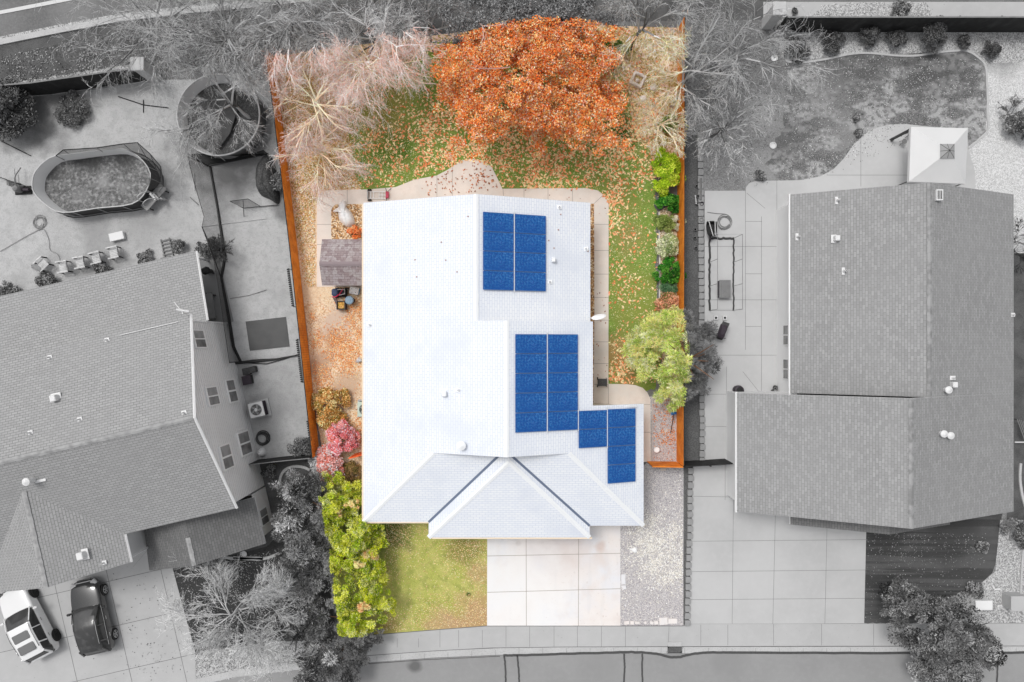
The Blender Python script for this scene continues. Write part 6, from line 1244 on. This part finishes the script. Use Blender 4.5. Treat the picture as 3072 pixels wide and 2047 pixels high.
conifer("middle dark grey conifer between bare tree and junipers", [(915, 1640, 1.6, 1.4, 1.8, 46), (930, 1740, 1.4, 1.2, 1.6, 36)], 96, 17000, CG, (930, 1680, 0))
conifer("lower grey conifer above the littered pavement strip", [(905, 1830, 1.5, 1.4, 1.8, 44), (950, 1880, 1.4, 1.1, 1.4, 30)], 97, 15000, CG, (930, 1850, 0))
conifer("grey conifer hanging over the road at the bottom edge", [(960, 1985, 2.0, 1.1, 1.4, 32), (930, 2040, 1.8, .8, 1.2, 20)], 98, 11000, CG2, (965, 1965, 0))
# --- pine by the right fence
x, y, _ = W(2015, 1075, 0); t = thing("pine_tree", (x, y, 0), "fluffy pale green pine over the right fence, grey outside the lot", "tree")
cl = []
for (px, py, z, r, h, k, s_) in ((2005, 1080, 2.2, 2.25, 3.0, 80, 1), (2100, 1080, 2.4, 1.2, 1.6, 28, 2), (1912, 1050, 1.8, 1.15, 1.3, 28, 3), (1960, 980, 1.8, .9, 1.2, 18, 8), (2010, 1175, 1.8, 1.0, 1.4, 22, 4), (2085, 1150, 2.0, .8, 1.2, 16, 5), (2020, 975, 2.0, 1.1, 1.4, 22, 6), (2110, 1000, 2.0, .7, 1.0, 12, 7)): cl += dome(px, py, z, r, h, k, .34, 100 + s_, .35)
crown(t, "crown", cl, 46000, .10, [C(204, 216, 120, 1.6), C(176, 198, 92, 1.5), C(222, 228, 156, 1.7), C(140, 168, 66, 1.2), C(212, 190, 124, 1.5)], 99, split=3.4, gscale=.33, tilt=.8, aspect=.14, radial=True, cj=.16, gg=1.1)
trunkmesh(t, (x, y, 0), (x, y, 5.0), .16, C(120, 90, 70), 14, 1.6, 9)
# --- lower right conifer tree
x, y, _ = W(2740, 1830, 0); t = thing("evergreen_tree", (x, y, 0), "large grey evergreen over the pavement at the lower right", "tree")
cl = []
for (px, py, z, r, h, k, s_) in ((2770, 1860, 2.2, 2.4, 3.0, 90, 1), (2700, 1800, 1.8, 1.3, 1.6, 30, 2), (2880, 1900, 2.0, 1.6, 1.8, 40, 3), (2830, 1980, 1.8, 1.9, 2.0, 50, 4), (2760, 2000, 1.6, .8, 1.2, 16, 5), (2950, 1950, 1.6, .9, 1.2, 18, 6), (2860, 2060, 1.6, 1.2, 1.2, 24, 7)): cl += dome(px, py, z, r, h, k, .40, 200 + s_, .3)
crown(t, "crown", cl, 52000, .065, [G(138, 1.4), G(98, 1.2), G(140, 1.2), G(56, 1.0), G(104, 1.2)], 199, tilt=.8, aspect=.4, jit=.12, cj=.28, own=.6, shell=.4); trunkmesh(t, (x, y, 0), (x, y, 4.6), .2, G(90), 14, 2.0, 9)
# --- grey shrubs
GS = [G(118, 1.3), G(90, 1.1), G(150, 1.4), G(70)]
for i, (px, py, r, h, lb) in enumerate(((2388, 146, .80, 1.0, "leftmost and darkest round shrub of the gravel bed"), (2496, 128, .72, .9, "second round shrub from the left in the gravel bed"), (2602, 108, .66, 1.2, "third shrub from the left, taller against the dark fence"), (2686, 122, .62, 1.0, "fourth shrub from the left, left of the biggest one"),
     (2787, 106, 1.12, 1.5, "biggest shrub of the gravel bed, reaching over the fence shadow"), (2886, 128, .44, .7, "smallest shrub of the gravel bed, right of the biggest"), (2972, 152, .56, .8, "rightmost round shrub beside the lawn edging curve"))):
    bush("round_shrub", lb, px, py, r, h, [G(96, 1.2), G(70, 1.1), G(118, 1.2), G(56)], 110 + i, int(5200 * r * r + 1500), .045, group="shrubs in the upper right gravel bed", nc=30)
for i, (px, py, r, h, lb, nm) in enumerate(((3045, 394, .95, 1.1, "dark round shrub on white gravel at the right edge", "round_shrub"), (2278, 528, .36, .5, "small dark shrub at the corner of the patio walk", "small_shrub"), (2384, 35, .2, .3, "tiny round shrub on the pavement behind the upper right fence", "small_shrub"), (2322, 1168, .22, .4, "tiny shrub at the foot of the right house wall", "small_shrub"),
     (540, 745, .50, .8, "leafy shrub with pale tips at the rear of the left house", "small_shrub"), (438, 778, .55, .5, "low dark shrub behind the right end of the chair row", "small_shrub"), (308, 806, .50, .5, "low dark shrub under the middle of the chair row", "small_shrub"), (146, 842, .70, .6, "low dark shrub below the leftmost chair", "small_shrub"), (30, 868, .70, .6, "low dark shrub at the far left behind the left house", "small_shrub"),
     (610, 752, .55, .8, "dark shrub beside the patio roof corner of the left house", "small_shrub"), (645, 735, .5, .9, "dark shrub tangled in the tall black net", "small_shrub"), (3060, 1590, 1.1, 1.1, "dark leafy shrub below the right house corner", "round_shrub"), (2945, 1640, .4, .4, "small loose shrub on the striped lawn edge", "small_shrub"), (2925, 1765, .6, .5, "tufted pale shrub beside the low utility box", "small_shrub"),
     (905, 1345, .8, 1.2, "grey shrub against the dark fence left of the pink shrub", "round_shrub"), (810, 1412, .45, .5, "small pale-leaved plant inside the dark front garden", "small_shrub"), (860, 1570, .5, .6, "round grey-leaved shrub beside the porch corner", "small_shrub"), (2568, 105 + 250, .25, .2, "dark weed clump in the patchy lawn", "weed_clump"), (2575, 400, .3, .25, "dark weed clump beside the patio curve", "weed_clump"), (832, 555, .8, 1.0, "dark overgrown shrub against the left cedar fence", "round_shrub"), (2700, 30, .6, .7, "sprawling shrub on pavement gravel behind the upper right fence", "round_shrub"))):
    bush(nm, lb, px, py, r, h, GS, 130 + i, int(4600 * r * r + 700), .05, nc=20)
bush("dark_tree", "dark leafy tree at the far left edge behind the pools", 30, 330, 1.8, 2.6, [G(90), G(60), G(120), G(140)], 160, 12000, .07, nc=50, cr=.5, cat="tree")
bush("round_shrub", "feathery grey shrub on sand under the upper left fence", 225, 335, 1.1, .5, [G(110), G(88), G(140)], 161, 3000, .06, nc=30)
# ---------------- fallen leaves and litter ----------------
def scatter(name, n, region, dens, size, cols, z, seed, label=None, cat=None, px=True, tilt=.25, aspect=.6, height=.04):
    rng = np.random.default_rng(seed); xs = [p[0] for p in region]; ys = [p[1] for p in region]; P = []
    tot = 0
    while tot < n:
        a = rng.uniform(min(xs), max(xs), n); b = rng.uniform(min(ys), max(ys), n); k = inpoly(a, b, region) & (rng.random(n) < dens(a, b)); a, b = a[k], b[k]; P.append(np.stack([a, b], 1)); tot += len(a)
    P = np.concatenate(P)[:n]; k = CAM_H / F; X = np.stack([(P[:, 0] - 1536) * k, (1023.5 - P[:, 1]) * k, z + rng.uniform(0, height, n)], 1)
    V = leaf_quads(X, size, tilt, aspect, rng); V[:, 2] = np.maximum(V[:, 2], z - .002); o = np_mesh(name, V, 4, palette(cols, rng.integers(0, len(cols), n), .12, rng), m_leaf)
    o["kind"] = "stuff"; tag(o, label, cat); return o
def gauss(a, b, pts, base=.0):
    d_ = np.full(a.shape, base)
    for (x, y, r, w_) in pts: d_ = np.maximum(d_, w_ * np.exp(-((a - x) ** 2 + (b - y) ** 2) / (2 * r * r)))
    return d_
def clumpy(a, b, s_=22., seed=5):
    rng = np.random.default_rng(seed); q = np.zeros(a.shape)
    for i in range(9): kx, ky = rng.normal(0, 1, 2); q += np.sin((a * kx + b * ky) / s_ + rng.uniform(0, 6.28))
    return 1 / (1 + np.exp(-(q - .8) * 1.1))
LF = [C(244, 176, 130, 1.35), C(240, 156, 108, 1.3), C(248, 200, 150, 1.35), C(224, 134, 84, 1.2), C(246, 208, 160, 1.3)]
lawn_r = [(1075, 270), (1300, 130), (1990, 110), (1975, 640), (1972, 900), (1985, 1150), (1880, 1150), (1828, 1150), (1826, 610), (1793, 570), (1508, 565), (1476, 503), (1414, 476), (1345, 508), (1187, 560), (1060, 565)]
hot = [(1420, 440, 130, 1.0), (1300, 400, 80, .8), (1600, 470, 130, 1.0), (1750, 420, 90, .9), (1800, 480, 80, 1.0), (1840, 590, 35, 1.0), (1850, 680, 30, .9), (1920, 450, 80, .8), (1900, 330, 90, .6), (1860, 850, 40, .35), (1850, 1120, 40, 1.0), (1840, 1040, 30, .7), (1960, 1100, 60, .4), (1500, 300, 150, .8), (1200, 300, 90, .25), (1150, 480, 80, .45)]
scatter("fallen_leaves", 8600, lawn_r, lambda a, b: gauss(a, b, hot, .06) * (.3 + .7 * clumpy(a, b)), .088, LF, .03, 301, "salmon fallen maple leaves strewn over the back lawn", "leaves", aspect=.55)
scatter("leaf_crumbs", 15000, lawn_r, lambda a, b: gauss(a, b, [(1850, 800, 160, .6), (1900, 1000, 120, .5), (1600, 450, 250, .6), (1900, 400, 120, .9), (1120, 420, 150, .9)], .2), .028, [C(232, 216, 160, 1.2), C(216, 186, 126, 1.2), C(244, 232, 190, 1.25), C(170, 170, 90)], .02, 302, "tiny pale leaf crumbs all over the back lawn", "leaves")
scatter("birch_litter", 15000, [(824, 180), (1300, 130), (1080, 300), (1060, 500), (1090, 566), (972, 570), (946, 600), (946, 860), (915, 860), (866, 500)], lambda a, b: .4 + .6 * clumpy(a, b, 14), .038, [C(246, 216, 170, 1.35), C(232, 184, 122, 1.25), C(208, 150, 86, 1.1), C(250, 232, 204, 1.4), C(176, 150, 80)], .03, 303, "golden birch leaf litter under the pink birches", "leaves")
side_r = [(925, 880), (1088, 880), (1088, 1340), (955, 1340), (930, 1000)]
scatter("side_leaves", 3600, side_r, lambda a, b: gauss(a, b, [(1030, 1050, 32, 1), (1020, 1020, 26, .9), (950, 1020, 16, .9), (1045, 1090, 22, .9), (960, 1130, 26, .7), (1080, 930, 16, 1), (1078, 1000, 12, .9), (1070, 1290, 30, .5), (1060, 960, 18, .8), (935, 950, 10, .8), (1055, 920, 14, 1)], .03), .04, [C(238, 172, 116, 1.25), C(228, 150, 90, 1.2), C(244, 200, 154, 1.25), C(214, 132, 74, 1.1)], .03, 304, "orange leaf drifts beside the left wall of the white house", "leaves")
scatter("patio_leaves", 150, [(1250, 545), (1345, 515), (1410, 484), (1470, 505), (1505, 575), (1260, 590)], lambda a, b: gauss(a, b, [(1440, 530, 30, 1), (1330, 545, 60, .3)], .1), .06, [C(190, 110, 70), C(150, 96, 66), C(216, 150, 110)], .045, 305, "scattered brown leaves on the curved back patio", "leaves")
scatter("path_leaves", 26, [(1510, 568), (1750, 568), (1822, 620), (1822, 1150), (1785, 1150), (1785, 620), (1510, 580)], lambda a, b: .5 + 0 * a, .05, [C(190, 120, 90), C(150, 100, 80)], .045, 306, "few brown leaves on the beige path beside the house", "leaves")
scatter("front_lawn_litter", 5200, [(1160, 1572), (1285, 1572), (1285, 1620), (1460, 1620), (1460, 1874), (1240, 1890), (1140, 1898)], lambda a, b: gauss(a, b, [(1170, 1600, 70, .8), (1400, 1640, 60, .8), (1430, 1700, 40, .8), (1420, 1850, 60, 1), (1300, 1880, 60, .8), (1452, 1740, 16, .9), (1180, 1880, 40, .6), (1160, 1720, 30, .5)], .09), .03, [C(240, 214, 150, 1.1), C(228, 186, 150, 1.1), C(246, 232, 190, 1.1), C(206, 160, 110)], .02, 307, "yellow leaf specks on the front lawn", "leaves")
scatter("gravel_leaves", 420, [(1958, 1190), (2030, 1190), (2030, 1380), (1958, 1380)], lambda a, b: gauss(a, b, [(2005, 1310, 22, 1), (1990, 1240, 30, .5)], .1), .045, [C(220, 140, 80), C(200, 120, 60), C(236, 180, 140)], .03, 308, "orange leaves on gravel behind the cedar gate", "leaves")
scatter("grey_lawn_litter", 2600, [(525, 1712), (860, 1640), (990, 1880), (590, 1945)], lambda a, b: .2 + .8 * clumpy(a, b, 20), .04, [G(150), G(110), G(190)], .02, 309, "pale leaf specks on the dark lawn under the bare tree", "leaves")
scatter("grey_lawn_specks", 700, [(2600, 1600), (2960, 1600), (2960, 1720), (2700, 1860), (2595, 1865)], lambda a, b: gauss(a, b, [(2700, 1620, 80, .8), (2900, 1600, 80, .8)], .25), .03, [G(150), G(120), G(185)], .02, 310, "pale leaf specks on the striped right front lawn", "leaves")
scatter("patchy_lawn_specks", 3800, [(2355, 190), (2600, 165), (2940, 180), (2955, 400), (2690, 440), (2460, 540), (2345, 540)], lambda a, b: .2 + .8 * clumpy(a, b, 16), .03, [G(200), G(170), G(80), G(60), G(228)], .02, 311, "pale and dark specks on the patchy right lawn", "leaves")
scatter("driveway_leaves", 160, [(300, 1720), (560, 1720), (580, 2040), (250, 2040)], lambda a, b: gauss(a, b, [(480, 1950, 70, 1), (470, 1790, 40, .9)], .1), .035, [G(100), G(80), G(120)], .035, 312, "dark specks of leaf litter on the left driveway", "leaves")
scatter("verge_litter", 5200, [(0, 170), (350, 95), (800, 50), (1300, 20), (1300, 90), (796, 160), (440, 220), (0, 270)], lambda a, b: .3 + .7 * clumpy(a, b, 18), .045, [G(120), G(150), G(60), G(180), G(90)], .02, 313, "grey leaf litter on the verge behind the lots", "leaves")
scatter("side_yard_litter", 5200, [(2060, 60), (2340, 60), (2350, 250), (2300, 560), (2120, 560), (2100, 400), (2060, 400)], lambda a, b: gauss(a, b, [(2150, 200, 120, 1), (2120, 380, 60, .8)], .15), .035, [G(100), G(170), G(80), G(140)], .02, 314, "leaf litter under the grey bare trees on the right", "leaves")
scatter("gravel_flecks", 5200, [(1865, 1580), (2048, 1420), (2048, 1860), (1865, 1860)], lambda a, b: gauss(a, b, [(1960, 1640, 45, 1), (2000, 1700, 40, 1), (1940, 1590, 40, .7), (2020, 1620, 40, .6)], .04) * (.3 + .7 * clumpy(a, b, 9)), .04, [C(246, 243, 238, 1.1), C(236, 232, 224, 1.05), C(220, 214, 204)], .014, 315, "cream gravel flecks scattered beside the driveway", "gravel")
m_rl = mat("dry_brown_leaf", C(186, 150, 138))
for i, (px, py, zf) in enumerate(((1324, 727, zA), (1404, 650, zA), (1337, 781, zA), (1371, 816, zA), (1250, 831, zA), (1646, 722, zB), (1675, 690, zB), (1682, 644, zB), (1662, 745, zB), (1764, 754, zB), (1245, 780, zA))):
    x, y, z = on_plane(px, py, zf); z += .03; r = .055; a = i * 1.3; mb = MB()
    q = [(x + r * (1.2 if k % 2 == 0 else .5) * math.cos(a + k * .785), y + r * (1.0 if k % 2 == 0 else .45) * math.sin(a + k * .785), z + .03 * (k % 2)) for k in range(8)]
    mb.face(q); tag(mb.build("dry_leaf", m_rl), "dry brown leaf on the white roof, " + ("left of the ridge, between others", "left of the ridge, highest", "small one in the middle of the left slope", "lower one in the middle of the left slope", "lowest on the left slope", "beside the right edge of the rear array", "right of the rear array, in the middle", "highest one right of the rear array", "just right of the square vent", "nearest the right eave vent", "smallest on the left slope")[i], "leaf", "dry leaves on the white roof")
